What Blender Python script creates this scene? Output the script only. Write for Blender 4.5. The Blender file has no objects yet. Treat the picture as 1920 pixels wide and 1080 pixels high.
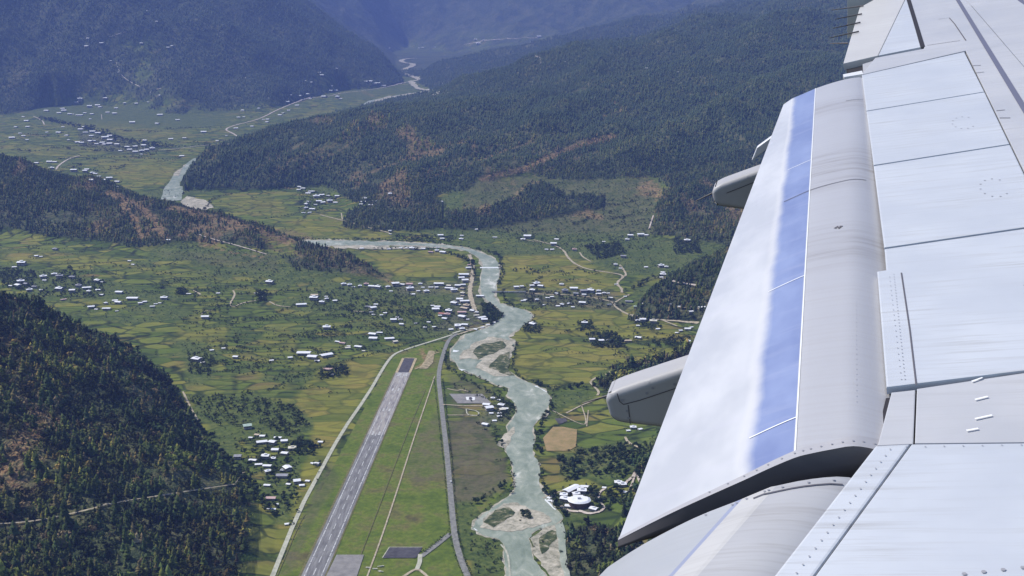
import bpy, bmesh, math, random
import numpy as np
from mathutils import Matrix, Vector
random.seed(7)
RNG = np.random.default_rng(11)
SC = bpy.context.scene
COL = SC.collection
R = math.radians

# ------------------------------------------------------------------ camera
FPX, PITCH, CAM_Z = 2059.0, math.atan(480 / 2059.0), 800.0     # focal length in 1920-wide pixels
cp, sp = math.cos(PITCH), math.sin(PITCH)
cam_d = bpy.data.cameras.new('camera')
cam_d.sensor_width = 36.0
cam_d.lens = 36.0 * FPX / 1920.0
cam_d.clip_start, cam_d.clip_end = 0.1, 80000.0
cam = bpy.data.objects.new('camera', cam_d)
COL.objects.link(cam)
cam.location = (0, 0, CAM_Z)
cam.rotation_euler = (R(90) - PITCH, 0, 0)
SC.camera = cam

# ------------------------------------------------------------------ light
SUN_EL, SUN_AZ = R(50), R(-68)          # azimuth measured from +Y (away from the camera) towards +X
sun_dir = Vector((math.sin(SUN_AZ) * math.cos(SUN_EL), math.cos(SUN_AZ) * math.cos(SUN_EL), math.sin(SUN_EL)))
w = bpy.data.worlds.new('World')
SC.world = w
w.use_nodes = True
nt = w.node_tree
sky = nt.nodes.new('ShaderNodeTexSky')
sky.sky_type = 'NISHITA'
sky.sun_disc = False
sky.sun_elevation = SUN_EL
sky.sun_rotation = SUN_AZ
sky.altitude = 2500
bg = nt.nodes['Background']
bg.inputs['Strength'].default_value = 0.12
nt.links.new(sky.outputs[0], bg.inputs['Color'])
sl = bpy.data.lights.new('sun', 'SUN')
sl.energy = 4.2
sl.angle = R(0.5)
sl.color = (1.0, 0.95, 0.86)
so = bpy.data.objects.new('sun', sl)
COL.objects.link(so)
so.rotation_euler = sun_dir.to_track_quat('Z', 'Y').to_euler()
so.location = (0, 0, 5000)
SC.view_settings.view_transform = 'Standard'
SC.view_settings.look = 'None'
SC.view_settings.exposure = 0.5
SC.view_settings.gamma = 1.0
SC.render.engine = 'CYCLES'
SC.cycles.use_denoising = True
SC.cycles.max_bounces = 5
SC.cycles.diffuse_bounces = 2
SC.cycles.volume_bounces = 0

# ------------------------------------------------------------------ helpers
def tag(o, label=None, cat=None, group=None, kind=None):
    if label: o['label'] = label
    if cat: o['category'] = cat
    if group: o['group'] = group
    if kind: o['kind'] = kind
    return o

def mesh_np(name, V, F, mats=(), fmat=None, smooth=False):
    """mesh from arrays: V (n,3), F (m,k) with one k"""
    V = np.asarray(V, np.float32); F = np.asarray(F, np.int32)
    me = bpy.data.meshes.new(name)
    k = F.shape[1]
    me.vertices.add(len(V)); me.vertices.foreach_set('co', V.ravel())
    me.loops.add(F.size); me.loops.foreach_set('vertex_index', F.ravel())
    me.polygons.add(len(F))
    me.polygons.foreach_set('loop_start', np.arange(0, F.size, k, dtype=np.int32))
    me.polygons.foreach_set('loop_total', np.full(len(F), k, np.int32))
    if fmat is not None: me.polygons.foreach_set('material_index', np.asarray(fmat, np.int32))
    if smooth: me.polygons.foreach_set('use_smooth', np.ones(len(F), bool))
    for m in mats: me.materials.append(m)
    me.update(calc_edges=True)
    return me

def link(name, me, parent=None):
    o = bpy.data.objects.new(name, me)
    COL.objects.link(o)
    if parent: o.parent = parent
    return o

def empty(name, loc=(0, 0, 0), rz=0.0):
    o = bpy.data.objects.new(name, None)
    COL.objects.link(o)
    o.location = loc
    o.rotation_euler = (0, 0, rz)
    o.empty_display_size = 0.2
    return o

# node shortcuts
class NT:
    def __init__(s, name):
        s.m = bpy.data.materials.new(name); s.m.use_nodes = True
        s.t = s.m.node_tree; s.b = s.t.nodes['Principled BSDF']
    def n(s, typ, **kw):
        nd = s.t.nodes.new(typ)
        for k, v in kw.items():
            if k.startswith('i_'):
                key = k[2:]
                key = int(key) if key.isdigit() else key.replace('_', ' ')
                s.set(nd.inputs[key], v)
            else: setattr(nd, k, v)
        return nd
    def set(s, sock, v):
        if hasattr(v, 'links'): s.t.links.new(v, sock)
        elif hasattr(v, 'outputs'): s.t.links.new(v.outputs[0], sock)
        else:
            if sock.type == 'RGBA' and len(v) == 3: v = (*v, 1)
            sock.default_value = v
    def math(s, op, a, b=0.0, clamp=False):
        nd = s.t.nodes.new('ShaderNodeMath'); nd.operation = op; nd.use_clamp = clamp
        s.set(nd.inputs[0], a); s.set(nd.inputs[1], b); return nd.outputs[0]
    def mix(s, fac, a, b, blend='MIX'):
        nd = s.t.nodes.new('ShaderNodeMix'); nd.data_type = 'RGBA'; nd.blend_type = blend
        s.set(nd.inputs[0], fac); s.set(nd.inputs[6], a); s.set(nd.inputs[7], b); return nd.outputs[2]
    def ramp(s, fac, stops, interp='LINEAR'):
        nd = s.t.nodes.new('ShaderNodeValToRGB'); cr = nd.color_ramp; cr.interpolation = interp
        while len(cr.elements) < len(stops): cr.elements.new(0.5)
        for e, (p, c) in zip(cr.elements, stops):
            e.position = p; e.color = (*c, 1) if hasattr(c, '__len__') else (c, c, c, 1)
        s.set(nd.inputs[0], fac); return nd.outputs[0]
    def noise(s, vec, scale, detail=3, rough=0.5, dist=0.0):
        nd = s.t.nodes.new('ShaderNodeTexNoise'); s.set(nd.inputs['Vector'], vec)
        nd.inputs['Scale'].default_value = scale; nd.inputs['Detail'].default_value = detail
        nd.inputs['Roughness'].default_value = rough; nd.inputs['Distortion'].default_value = dist
        return nd
    def mapping(s, vec, scale=(1, 1, 1), rot=(0, 0, 0)):
        nd = s.t.nodes.new('ShaderNodeMapping'); s.set(nd.inputs['Vector'], vec)
        nd.inputs['Scale'].default_value = scale; nd.inputs['Rotation'].default_value = rot
        return nd.outputs[0]
    def base(s, c, rough=0.9, spec=0.2, metal=0.0):
        s.set(s.b.inputs['Base Color'], c); s.set(s.b.inputs['Roughness'], rough)
        s.b.inputs['Specular IOR Level'].default_value = spec; s.set(s.b.inputs['Metallic'], metal)
        return s.m
    def pos(s): return s.n('ShaderNodeNewGeometry').outputs['Position']
    def obj(s): return s.n('ShaderNodeTexCoord').outputs['Object']
    def attr(s, name): return s.n('ShaderNodeAttribute', attribute_name=name)

def noisy(name, c1, c2, scale, rough=0.9, spec=0.2, detail=4, stretch=(1, 1, 1), coord='pos', lo=0.35, hi=0.65):
    N = NT(name)
    v = N.mapping(N.pos() if coord == 'pos' else N.obj(), stretch)
    f = N.ramp(N.noise(v, scale, detail, 0.6).outputs[0], [(lo, 0.0), (hi, 1.0)])
    return N.base(N.mix(f, c1, c2), rough, spec)

# ------------------------------------------------------------------ photograph <-> place
def ray(px, py):
    """view ray through a pixel of the 1920 x 1080 picture: X/Y and Z/Y slopes"""
    a = (np.asarray(px, float) - 960) / FPX; b = (540 - np.asarray(py, float)) / FPX
    d = cp + b * sp
    return a / d, (b * cp - sp) / d

def to_px(X, Y, Z):
    Zr = Z - CAM_Z
    zc = Y * cp - Zr * sp; yc = Y * sp + Zr * cp
    return 960 + FPX * X / zc, 540 - FPX * yc / zc

def floor_z(Y):
    Y = np.asarray(Y, float)
    return 0.02 * np.clip(Y - 3000, 0, 6000) + 0.035 * np.clip(Y - 9000, 0, None)

def floor_Y(py):
    """where the ray of a pixel row meets the valley floor"""
    v = ray(0, py)[1]
    Y1 = -CAM_Z / v
    Y2 = (860 / (0.02 - v)); Y3 = (800 - 120 + 315) / (0.035 - v)
    return np.where((Y1 > 0) & (Y1 < 3000), Y1, np.where(Y2 < 9000, Y2, Y3))

# value noise
def _hash(ix, iy, seed):
    h = (ix * 374761393 + iy * 668265263 + seed * 974634) & 0x7fffffff
    h = ((h ^ (h >> 13)) * 1274126177) & 0x7fffffff
    return ((h ^ (h >> 16)) & 0xffff) / 65535.0
def vnoise(x, y, seed=0):
    ix = np.floor(x).astype(np.int64); iy = np.floor(y).astype(np.int64)
    fx = x - ix; fy = y - iy
    fx = fx * fx * fx * (fx * (fx * 6 - 15) + 10); fy = fy * fy * fy * (fy * (fy * 6 - 15) + 10)
    a = _hash(ix, iy, seed); b = _hash(ix + 1, iy, seed); c = _hash(ix, iy + 1, seed); d = _hash(ix + 1, iy + 1, seed)
    return (a + (b - a) * fx) * (1 - fy) + (c + (d - c) * fx) * fy
def fbm(x, y, octs=5, seed=0, gain=0.5, ridged=False):
    s = 0; amp = 1; tot = 0
    for o in range(octs):
        n_ = vnoise(x * 2 ** o + 17.3 * o, y * 2 ** o - 9.1 * o, seed + o)
        if ridged: n_ = 1 - np.abs(2 * n_ - 1)
        s = s + amp * n_; tot += amp; amp *= gain
    return s / tot

def in_poly(px, py, poly):
    poly = np.asarray(poly, float)
    ins = np.zeros(np.shape(px), bool)
    x0, y0 = poly[:, 0], poly[:, 1]; x1, y1 = np.roll(x0, -1), np.roll(y0, -1)
    for a, b, c, d in zip(x0, y0, x1, y1):
        if b == d: continue
        ins ^= ((b > py) != (d > py)) & (px < (c - a) * (py - b) / (d - b) + a)
    return ins
def seg_dist(px, py, pts, closed=False):
    pts = list(pts) + ([pts[0]] if closed else [])
    best = np.full(np.shape(px), 1e9)
    for (a, b), (c, d) in zip(pts[:-1], pts[1:]):
        dx, dy = c - a, d - b
        t = np.clip(((px - a) * dx + (py - b) * dy) / max(dx * dx + dy * dy, 1e-9), 0, 1)
        best = np.minimum(best, np.hypot(px - a - t * dx, py - b - t * dy))
    return best

# ------------------------------------------------------------------ terrain: heights
U0, U1, Y0, Y1 = -0.66, 0.80, 700.0, 30000.0
def uy_of(p):
    """ridge point (px, py, Y) -> (u, Y, Z)"""
    u, v = ray(p[0], p[1]); return u, p[2], CAM_Z + v * p[2]
RIDGES = [
    # near forested spur
    [(345,742,2420),(300,700,2400),(240,667,2380),(200,645,2360),(120,598,2320),(60,569,2280),(0,553,2250),(-300,430,2150),(-700,250,2000)],
    # low brown ridge beyond the hillside village
    [(740,531,3480),(690,500,3600),(640,477,3750),(560,456,3950),(480,421,4100),(400,406,4300),(300,381,4500),(200,351,4700),(100,326,4850),(0,296,5000),(-300,230,5200),(-800,120,5000)],
    # great spur from the river up to the wing
    [(345,342,5350),(365,310,5500),(390,281,5650),(430,267,5850),(480,251,6050),(560,231,6400),(700,204,6900),(830,191,7300),(900,171,7700),(1000,130,8200),(1100,100,8600),(1300,55,9200),(1450,20,9600),(1560,-5,9900),(1800,-60,10400),(2600,-150,10500)],
    # bench below that spur
    [(880,352,4950),(1050,340,5000),(1250,330,5050),(1450,320,5000)],
    # great far slope and its shoulder
    [(755,155,12900),(735,125,13150),(700,85,13400),(650,45,13600),(600,12,13700),(560,-15,13600),(400,-120,13400),(200,-190,13000),(0,-240,12700),(-300,-310,12300),(-900,-420,12000)],
    [(40,165,9900),(100,140,10100),(170,112,10450),(250,100,10650),(330,108,10600),(430,150,10450),(520,160,10700)],
    # spur beyond the far river
    [(775,150,13300),(830,112,14300),(900,97,15300),(1000,88,16000),(1250,20,17500),(1700,-80,18000)],
    # knoll by the wing
    [(1190,590,3060),(1230,545,3160),(1290,512,3260),(1400,480,3400),(1600,440,3450),(2300,420,3450)],
    [(1150,700,2560),(1210,690,2580),(1300,655,2640),(1500,600,2700),(2400,540,2700)],
    [(1400,900,1800),(1700,880,1750),(2400,850,1700)],
    [(1230,800,2180),(1400,760,2200)],
]
FAR_CREST = [(-1500,-420,26500),(200,-330,26500),(700,-190,26500),(1000,-120,26500),(1500,-190,26000),(2800,-330,26000)]
FLOOR_POLYS = [
    # near valley floor as seen between the hills, back to the foot of the low ridge
    [(510,1300),(510,1080),(520,960),(440,880),(370,800),(342,742),(300,705),(200,655),(60,575),(0,560),(-400,540),(-400,430),
     (0,442),(130,457),(240,475),(330,492),(400,507),(490,512),(520,528),(640,533),(700,536),(741,532),
     (690,500),(640,478),(560,458),(480,425),(400,410),(300,385),(200,356),(100,332),(0,302),(-400,260),
     (-300,205),(0,222),(100,196),(200,198),(330,217),(430,233),(480,216),(540,196),(600,179),(640,169),(700,166),(755,157),
     (738,122),(735,98),(760,88),(850,100),(826,116),(790,140),(775,158),(800,168),(818,184),
     (700,198),(560,228),(480,249),(430,266),(390,281),(365,314),(338,345),
     (345,352),(400,360),(480,362),(560,352),(600,350),(640,390),(700,431),(830,437),(1000,431),(1130,433),(1230,448),(1370,470),
     (1270,505),(1215,548),(1182,590),(1300,607),(1340,630),(1290,656),(1200,672),(1140,696),(1108,725),(1112,742),(1120,790),
     (1105,830),(1060,870),(1040,915),(1062,970),(1072,1010),(1070,1300)],
]
NU, NY = 600, 660
us = np.linspace(U0, U1, NU); ly = np.linspace(math.log(Y0), math.log(Y1), NY); Ys = np.exp(ly)
def grid_ij(u, Y): return (u - U0) / (U1 - U0), (np.log(Y) - ly[0]) / (ly[-1] - ly[0])

def solve(nu, ny, init=None, iters=500):
    uu = np.linspace(U0, U1, nu); yy = np.exp(np.linspace(ly[0], ly[-1], ny))
    U, Y = np.meshgrid(uu, yy)
    fixed = np.zeros((ny, nu), bool); Z = np.zeros((ny, nu))
    fz = floor_z(Y)
    px, py = to_px(U * Y, Y, fz)
    for P in FLOOR_POLYS:
        m = in_poly(px, py, P); fixed |= m; Z[m] = fz[m]
    first = Y < 1050
    fixed[first & (U > -0.3)] = True; Z[first & (U > -0.3)] = 0
    def stamp(u, Y_, z):
        i, j = grid_ij(u, Y_); i = int(round(i * (nu - 1))); j = int(round(j * (ny - 1)))
        if 0 <= i < nu and 0 <= j < ny: fixed[j, i] = True; Z[j, i] = z
    for L in RIDGES + [FAR_CREST]:
        P = [uy_of(p) for p in L]
        for a, b in zip(P[:-1], P[1:]):
            k = int(max(abs(b[0] - a[0]) / (uu[1] - uu[0]), abs(math.log(b[1] / a[1])) / (ly[-1] - ly[0]) * ny)) * 2 + 2
            for t in np.linspace(0, 1, k):
                stamp(a[0] + (b[0] - a[0]) * t, a[1] + (b[1] - a[1]) * t, a[2] + (b[2] - a[2]) * t)
    fixed[-1] = True; Z[-1] = 3200
    edge = Y[:, 0] > 9000
    wx = ((ly[-1] - ly[0]) / ny) ** 2 / ((U1 - U0) / nu) ** 2; wy = 1.0
    wx, wy = wx / (2 * (wx + wy)), wy / (2 * (wx + wy))
    A = np.where(fixed, Z, init if init is not None else fz + 200)
    for _ in range(iters):
        B = np.pad(A, 1, mode='edge')
        N = wx * (B[1:-1, :-2] + B[1:-1, 2:]) + wy * (B[:-2, 1:-1] + B[2:, 1:-1])
        A = np.where(fixed, Z, A + 1.0 * (N - A))
    return A
def upsample(A, nu, ny):
    y = np.linspace(0, A.shape[0] - 1, ny); x = np.linspace(0, A.shape[1] - 1, nu)
    i = np.minimum(y.astype(int), A.shape[0] - 2); j = np.minimum(x.astype(int), A.shape[1] - 2)
    fy = (y - i)[:, None]; fx = (x - j)[None]
    a = A[i][:, j]; b = A[i][:, j + 1]; c = A[i + 1][:, j]; d = A[i + 1][:, j + 1]
    return (a * (1 - fx) + b * fx) * (1 - fy) + (c * (1 - fx) + d * fx) * fy
A = solve(75, 82, None, 1500)
A = solve(150, 165, upsample(A, 150, 165), 700)
A = solve(300, 330, upsample(A, 300, 330), 400)
A = solve(NU, NY, upsample(A, NU, NY), 120)
UG, YG = np.meshgrid(us, Ys)
XG = UG * YG
FZ = floor_z(YG)
HG = np.maximum(A - FZ, 0)
PXg, PYg = to_px(XG, YG, FZ + HG)
# secondary spurs on the great slopes (crest line in the picture, height m, half-width in px)
SPURS = [
    ([(880,340),(960,318),(1040,290),(1090,268),(1160,252)], 45, 26), ([(760,335),(850,300),(960,268),(1060,230)], 35, 26),
    ([(500,330),(600,300),(640,262),(720,225)], 40, 24), ([(380,330),(450,300),(520,280)], 30, 20),
    ([(1000,240),(1140,190),(1300,130),(1500,60)], 55, 34), ([(1180,300),(1330,230),(1520,150)], 60, 34),
    ([(640,300),(760,255),(900,215)], 40, 22), ([(60,470),(120,400),(160,350)], 12, 24), ([(330,470),(290,420),(200,360)], 14, 20),
    ([(520,500),(470,455),(410,408)], 10, 20), ([(60,700),(200,760),(330,900)], 22, 50), ([(0,830),(120,900),(280,1080)], 20, 45),
    ([(200,640),(270,760),(330,830)], 14, 30),
    ([(120,0),(230,90),(330,190)], 90, 38), ([(330,-20),(430,90),(520,180)], 120, 36), ([(470,0),(560,90),(620,150)], 90, 26), ([(0,60),(60,130),(90,180)], 90, 30),
    ([(1250,400),(1320,350),(1420,300)], 22, 24),
]
for L, h, wd in SPURS:
    d = seg_dist(PXg, PYg * 1.4, [(a, b * 1.4) for a, b in L])
    HG += h * np.exp(-(d / wd) ** 2) * np.clip(HG / 40, 0, 1)
far = np.clip((YG - 4500) / 4000, 0, 1)
amp = np.minimum(HG * (0.22 + 0.20 * far), 30 + 170 * far)
wl = 330 + 600 * far
wx_ = XG + 120 * (vnoise(XG / 500, YG / 500, 5) - .5); wy_ = YG + 120 * (vnoise(XG / 500, YG / 500, 6) - .5)
rn = (1 - far) * (fbm(wx_ / 330, wy_ / 420, 4, 3, .45, True) - .6) + far * (fbm(wx_ / 1100, wy_ / 1500, 5, 23, .5, True) - .6)
HG = np.maximum(HG + amp * rn * np.interp(YG, [3500, 5500, 9000], [1.4, 2.1, 1.7]), 0)
vf = np.clip((YG - 15000) / 4000, 0, 1) * np.clip(HG / 500, 0, 1)
HG = HG + vf * 900 * (fbm(XG / 3800 + YG / 9000, YG / 5200, 5, 61, .5, True) - .62)
HG = np.maximum(HG, 0)
ZG = FZ + HG

def ground(X, Y):
    X = np.asarray(X, float); Y = np.asarray(Y, float)
    i, j = grid_ij(X / Y, Y); i = np.clip(i * (NU - 1), 0, NU - 1.001); j = np.clip(j * (NY - 1), 0, NY - 1.001)
    i0 = i.astype(int); j0 = j.astype(int); fi = i - i0; fj = j - j0
    return ((ZG[j0, i0] * (1 - fi) + ZG[j0, i0 + 1] * fi) * (1 - fj) + (ZG[j0 + 1, i0] * (1 - fi) + ZG[j0 + 1, i0 + 1] * fi) * fj)

def at(px, py):
    """first point of the terrain along the view ray of a pixel"""
    px = np.atleast_1d(np.asarray(px, float)); py = np.atleast_1d(np.asarray(py, float))
    out = np.zeros((len(px), 3))
    for k in range(len(px)):
        u, v = ray(px[k], py[k])
        i = np.clip((u - U0) / (U1 - U0) * (NU - 1), 0, NU - 1.001); i0 = int(i); fi = i - i0
        col = ZG[:, i0] * (1 - fi) + ZG[:, i0 + 1] * fi
        g = col - (CAM_Z + v * Ys)
        hit = np.nonzero(g >= 0)[0]
        j = hit[0] if len(hit) else NY - 1
        if j > 0:
            t = -g[j - 1] / (g[j] - g[j - 1] + 1e-9); Y = Ys[j - 1] + (Ys[j] - Ys[j - 1]) * min(max(t, 0), 1)
        else: Y = Ys[0]
        out[k] = u * Y, Y, ground(u * Y, Y)
    return out
# what can be seen at all (horizon test along each column), used to leave out hidden trees
SL = (ZG + 25 - CAM_Z) / YG
VIS = SL >= np.maximum.accumulate((ZG - CAM_Z) / YG, axis=0) - 0.001

# ------------------------------------------------------------------ terrain: land cover
PX, PY = to_px(XG, YG, ZG)
def soft(poly, edge=5.0):
    """1 inside an outline, 0 outside, soft over a few pixels"""
    poly = np.asarray(poly, float)
    m = np.zeros(PX.shape)
    x0, y0 = poly.min(0) - edge * 2; x1, y1 = poly.max(0) + edge * 2
    s = (PX > x0) & (PX < x1) & (PY > y0) & (PY < y1)
    if s.any():
        d = seg_dist(PX[s], PY[s], [tuple(p) for p in poly], True)
        d = np.where(in_poly(PX[s], PY[s], poly), d, -d)
        m[s] = np.clip(d / edge * .5 + .5, 0, 1)
    return m
def stroke(L, wd, yk=1.6):
    d = seg_dist(PX, PY * yk, [(a, b * yk) for a, b in L])
    return np.exp(-(d / wd) ** 2)
slope_forest = np.maximum(np.clip((HG - 6) / 14, 0, 1), .8 * np.clip((YG - 13200) / 500, 0, 1))
forest = slope_forest.copy()
CLEAR = [  # open ground on the slopes
    [(262,470),(330,450),(420,455),(520,470),(545,500),(520,522),(430,520),(330,492),(290,480)],
    [(480,440),(545,450),(560,480),(500,478)],
    [(660,385),(760,375),(870,355),(890,335),(980,322),(1060,338),(1230,330),(1255,350),(1240,390),(1225,450),(1130,440),(1000,440),(830,440),(720,436)],
    [(0,420),(0,450),(130,462),(240,480),(130,455),(70,440)],
    [(40,212),(90,190),(150,168),(260,168),(380,198),(440,215),(420,240),(300,230),(180,220)],
    [(200,75),(280,70),(320,90),(250,105),(190,98)], [(225,110),(330,120),(335,160),(260,160),(230,140)],
    [(560,140),(640,130),(720,150),(640,172),(560,180)], [(720,80),(860,62),(1030,70),(900,100),(760,98)],
    [(440,200),(560,180),(620,168),(560,200),(480,222)],
    [(1070,950),(1130,900),(1200,880),(1190,930),(1140,960),(1090,965)],
    [(1150,795),(1210,795),(1215,850),(1160,850)],
]
clr_n = np.clip((fbm(XG / 260, YG / 420, 4, 71, .6) - .30) * 5, 0, 1)
for P in CLEAR: forest *= (1 - soft(P, 8)) if np.mean([p[1] for p in P]) > 300 else (1 - soft(P, 24) * clr_n * .97)
ADD = [  # woods standing on flat or gentle ground
    [(642,425),(652,398),(720,374),(800,368),(828,380),(832,425),(780,432),(700,432)],
    [(832,428),(836,395),(900,392),(960,372),(1010,340),(1060,368),(1128,366),(1130,388),(1000,410),(900,428)],
    [(1222,440),(1235,370),(1262,345),(1420,330),(1500,440),(1370,452),(1290,442)],
    [(1060,1080),(1062,1000),(1100,985),(1150,990),(1250,1000),(1300,1080)],
    [(1180,600),(1230,545),(1300,505),(1420,480),(1420,600),(1300,600)],
    [(1112,725),(1150,694),(1290,662),(1290,690),(1170,735)],
]
for P in ADD: forest = np.maximum(forest, soft(P, 5))
bare = np.zeros_like(forest)
for L, wd, k in [([(205,362),(260,385),(290,415),(310,445)], 11, 1), ([(230,385),(255,415),(265,445)], 9, 1), ([(320,390),(400,408),(450,420)], 13, .8), ([(340,440),(385,425),(480,430),(530,450)], 14, .7),
        ([(620,480),(680,505),(735,530)], 9, .55), ([(385,460),(440,475),(500,485)], 4, .7), ([(60,400),(160,410),(220,430)], 16, .35),
        ([(905,335),(980,318),(1040,290),(1090,270),(1150,255)], 11, .8), ([(770,335),(850,305),(960,262)], 12, .42), ([(500,330),(600,290),(660,240)], 14, .4), ([(640,330),(720,300),(830,270)], 14, .35),
        ([(520,310),(640,265),(745,210)], 6, .5), ([(640,345),(710,318),(790,290),(880,262)], 6, .62), ([(560,318),(640,280),(700,240)], 5, .55), ([(800,335),(870,312),(950,282),(1010,262)], 5, .62), ([(470,320),(520,296),(570,268)], 6, .45), ([(1000,330),(1060,305),(1120,285)], 5, .5), ([(1150,190),(1170,205),(1130,220)], 6, .5), ([(1330,178),(1350,175)], 5, .6), ([(40,130),(35,100),(20,180)], 22, .35), ([(140,35),(175,50)], 10, .35),
        ([(690,385),(750,380),(800,385)], 10, .35), ([(960,372),(990,345),(1010,340)], 10, .5), ([(280,190),(300,175)], 8, .4),
        ([(15,870),(45,835),(70,800)], 34, 1), ([(0,900),(25,900)], 34, 1), ([(60,770),(110,800)], 28, .8), ([(150,795),(190,800)], 18, .35), ([(0,560),(40,590),(110,590)], 20, .4), ([(195,905),(220,890)], 12, .3),
        ([(700,180),(680,172)], 6, .5), ([(1195,590),(1245,560)], 8, .5), ([(1120,640),(1160,640)], 5, .3), ([(1040,945),(1060,960)], 10, .5), ([(1100,950),(1140,945)], 9, .45), ([(1110,990),(1150,1000)], 9, .7), ([(1030,880),(1010,860)], 8, .3),
        ([(790,655),(800,680),(780,690)], 6, .8), ([(880,500),(885,560),(895,590)], 6, .5), ([(775,655),(790,662)], 4, .4)]:
    bare = np.maximum(bare, k * stroke(L, wd))
thin = np.clip((fbm(XG / 150 + YG / 900, YG / 420 - XG / 700, 4, 91) - .50) * 5, 0, 1) * np.clip((HG - 12) / 20, 0, 1) * (YG > 3000) * (YG < 9500) * np.where(YG > 5000, np.clip((1160 - PX) / 260, .0, 1) * np.clip((PY - 150) / 80, 0, 1), 1)
bare = np.maximum(bare, .60 * thin)
for L, wd, k in [([(180,395),(400,430),(560,475),(720,520)], 34, .42), ([(340,405),(560,440),(640,480)], 16, .55), ([(20,640),(60,760),(60,900),(20,1000)], 50, .42), ([(100,600),(200,690),(300,760)], 26, .3)]:
    bare = np.maximum(bare, k * stroke(L, wd))
yellow = np.zeros_like(forest)
for P, k in [([(550,750),(600,690),(690,665),(724,666),(632,830),(580,845),(585,800),(548,770)], 1), ([(585,805),(632,828),(600,885),(530,1035),(512,1035),(520,985),(555,905),(580,850)], 1),
        ([(965,650),(1000,640),(1280,655),(1290,668),(1130,692),(1104,722),(975,712),(958,690)], .75), ([(935,500),(945,475),(1050,475),(1160,515),(1150,545),(938,540)], .85), ([(680,473),(865,475),(878,515),(742,520)], .95),
        ([(400,365),(518,372),(552,402),(520,410),(440,400)], .5), ([(520,415),(620,405),(730,437),(738,450),(620,448),(560,440)], .7), ([(160,300),(300,300),(335,320),(308,347),(250,348)], .7), ([(1000,580),(1140,575),(1200,612),(1290,622),(1290,640),(1180,636),(965,628)], .75),
        ([(200,500),(330,520),(520,530),(500,515),(300,505),(190,480),(0,470),(0,490)], .55), ([(330,605),(430,612),(420,645),(330,640)], .7), ([(505,615),(550,615),(560,660),(480,650)], .7), ([(600,690),(545,700),(550,670),(640,665)], .5), ([(100,235),(180,228),(350,245),(360,262),(250,258)], .5), ([(1180,545),(1300,520),(1200,515)], .4),
        ([(550,225),(600,205),(640,205),(560,220)], .8), ([(0,270),(200,275),(230,290),(60,295)], .4)]:
    yellow = np.maximum(yellow, k * soft(P, 6))
air = soft([(505,1100),(735,668),(760,655),(832,640),(824,700),(838,830),(862,1020),(890,1100)], 4)
air = np.maximum(air, .8 * soft([(880,930),(955,890),(962,905),(900,965)], 6))
dry = np.zeros_like(forest)
for P, k in [([(838,785),(905,782),(945,850),(955,905),(915,940),(848,945)], .75), ([(775,820),(818,770),(836,790),(840,895),(780,910),(755,890)], .5), ([(842,745),(842,785),(900,785),(850,740)], .5), ([(835,700),(900,720),(945,745),(930,750),(850,735)], .6),
        ([(640,900),(600,960),(545,1080),(520,1080),(570,960),(620,860)], .55), ([(870,335),(1060,325),(1240,335),(1225,440),(1000,440),(860,430)], .5), ([(280,470),(520,470),(530,515),(330,490)], .4), ([(1015,820),(1080,800),(1080,840),(1020,850)], .3), ([(1040,860),(1180,820),(1200,880),(1040,885)], .35)]:
    dry = np.maximum(dry, k * soft(P, 7))
scrub = np.zeros_like(forest)
for P, k in [([(430,740),(480,735),(560,760),(585,800),(545,830),(470,835),(430,800)], .9), ([(340,640),(420,650),(400,720),(345,735)], .7), ([(740,455),(940,460),(920,485),(870,470)], .7), ([(870,330),(1250,330),(1230,450),(1000,470),(860,440),(740,440)], .75),
        ([(940,455),(1370,450),(1330,520),(1180,520),(1060,475),(945,475)], .7), ([(555,535),(740,535),(860,545),(870,620),(760,640),(650,600),(560,580)], .6), ([(1040,850),(1240,820),(1230,900),(1060,900)], .85), ([(1020,735),(1110,725),(1120,755),(1040,770)], .8),
        ([(870,690),(980,760),(990,790),(930,760),(850,700)], .6), ([(870,1005),(940,1010),(955,1080),(885,1080)], .9), ([(0,500),(200,520),(330,560),(200,570),(60,545)], .75), ([(400,520),(560,530),(550,470),(330,455),(280,470)], .6), ([(500,880),(560,840),(550,980),(515,980)], .8),
        ([(0,210),(130,190),(440,215),(380,240),(160,235)], .7), ([(640,170),(760,160),(800,172),(640,195)], .6), ([(930,850),(955,900),(900,930)], .6), ([(0,450),(130,460),(260,480),(130,490)], .4), ([(1185,545),(1300,510),(1380,470),(1380,600),(1200,600)], .9), ([(340,740),(440,740),(450,880),(380,790)], .7)]:
    scrub = np.maximum(scrub, k * soft(P, 12))
dampn = fbm(XG / 210, YG / 170, 5, 41, .6)
scrub = np.clip(scrub + np.clip((dampn - .49) * 4.0, 0, .75) * (1 - air) * (1 - yellow * .8), 0, 1)
terrace = np.zeros_like(forest)
for P, k in [([(225,105),(340,118),(338,165),(255,160)], 1), ([(190,70),(330,75),(320,98),(200,98)], .8), ([(90,170),(440,190),(440,235),(90,240)], .8), ([(560,125),(730,130),(720,172),(580,180)], .7), ([(720,60),(1030,65),(900,98),(740,98)], .6), ([(300,520),(640,540),(650,760),(400,760),(330,640)], .6)]:
    terrace = np.maximum(terrace, k * soft(P, 8))
town = np.zeros_like(forest)
for P, k in [([(740,530),(860,528),(880,500),(900,555),(925,605),(870,622),(800,620),(850,590),(845,552),(745,552)], .55), ([(960,540),(1150,548),(1190,580),(1070,580),(980,570)], .55), ([(900,760),(955,760),(955,790),(905,800)], .5), ([(1045,925),(1115,912),(1115,960),(1055,965)], .5), ([(150,248),(230,258),(290,280),(250,290),(150,272)], .5)]:
    town = np.maximum(town, k * soft(P, 5))
RIVER_MASK = None

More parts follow.
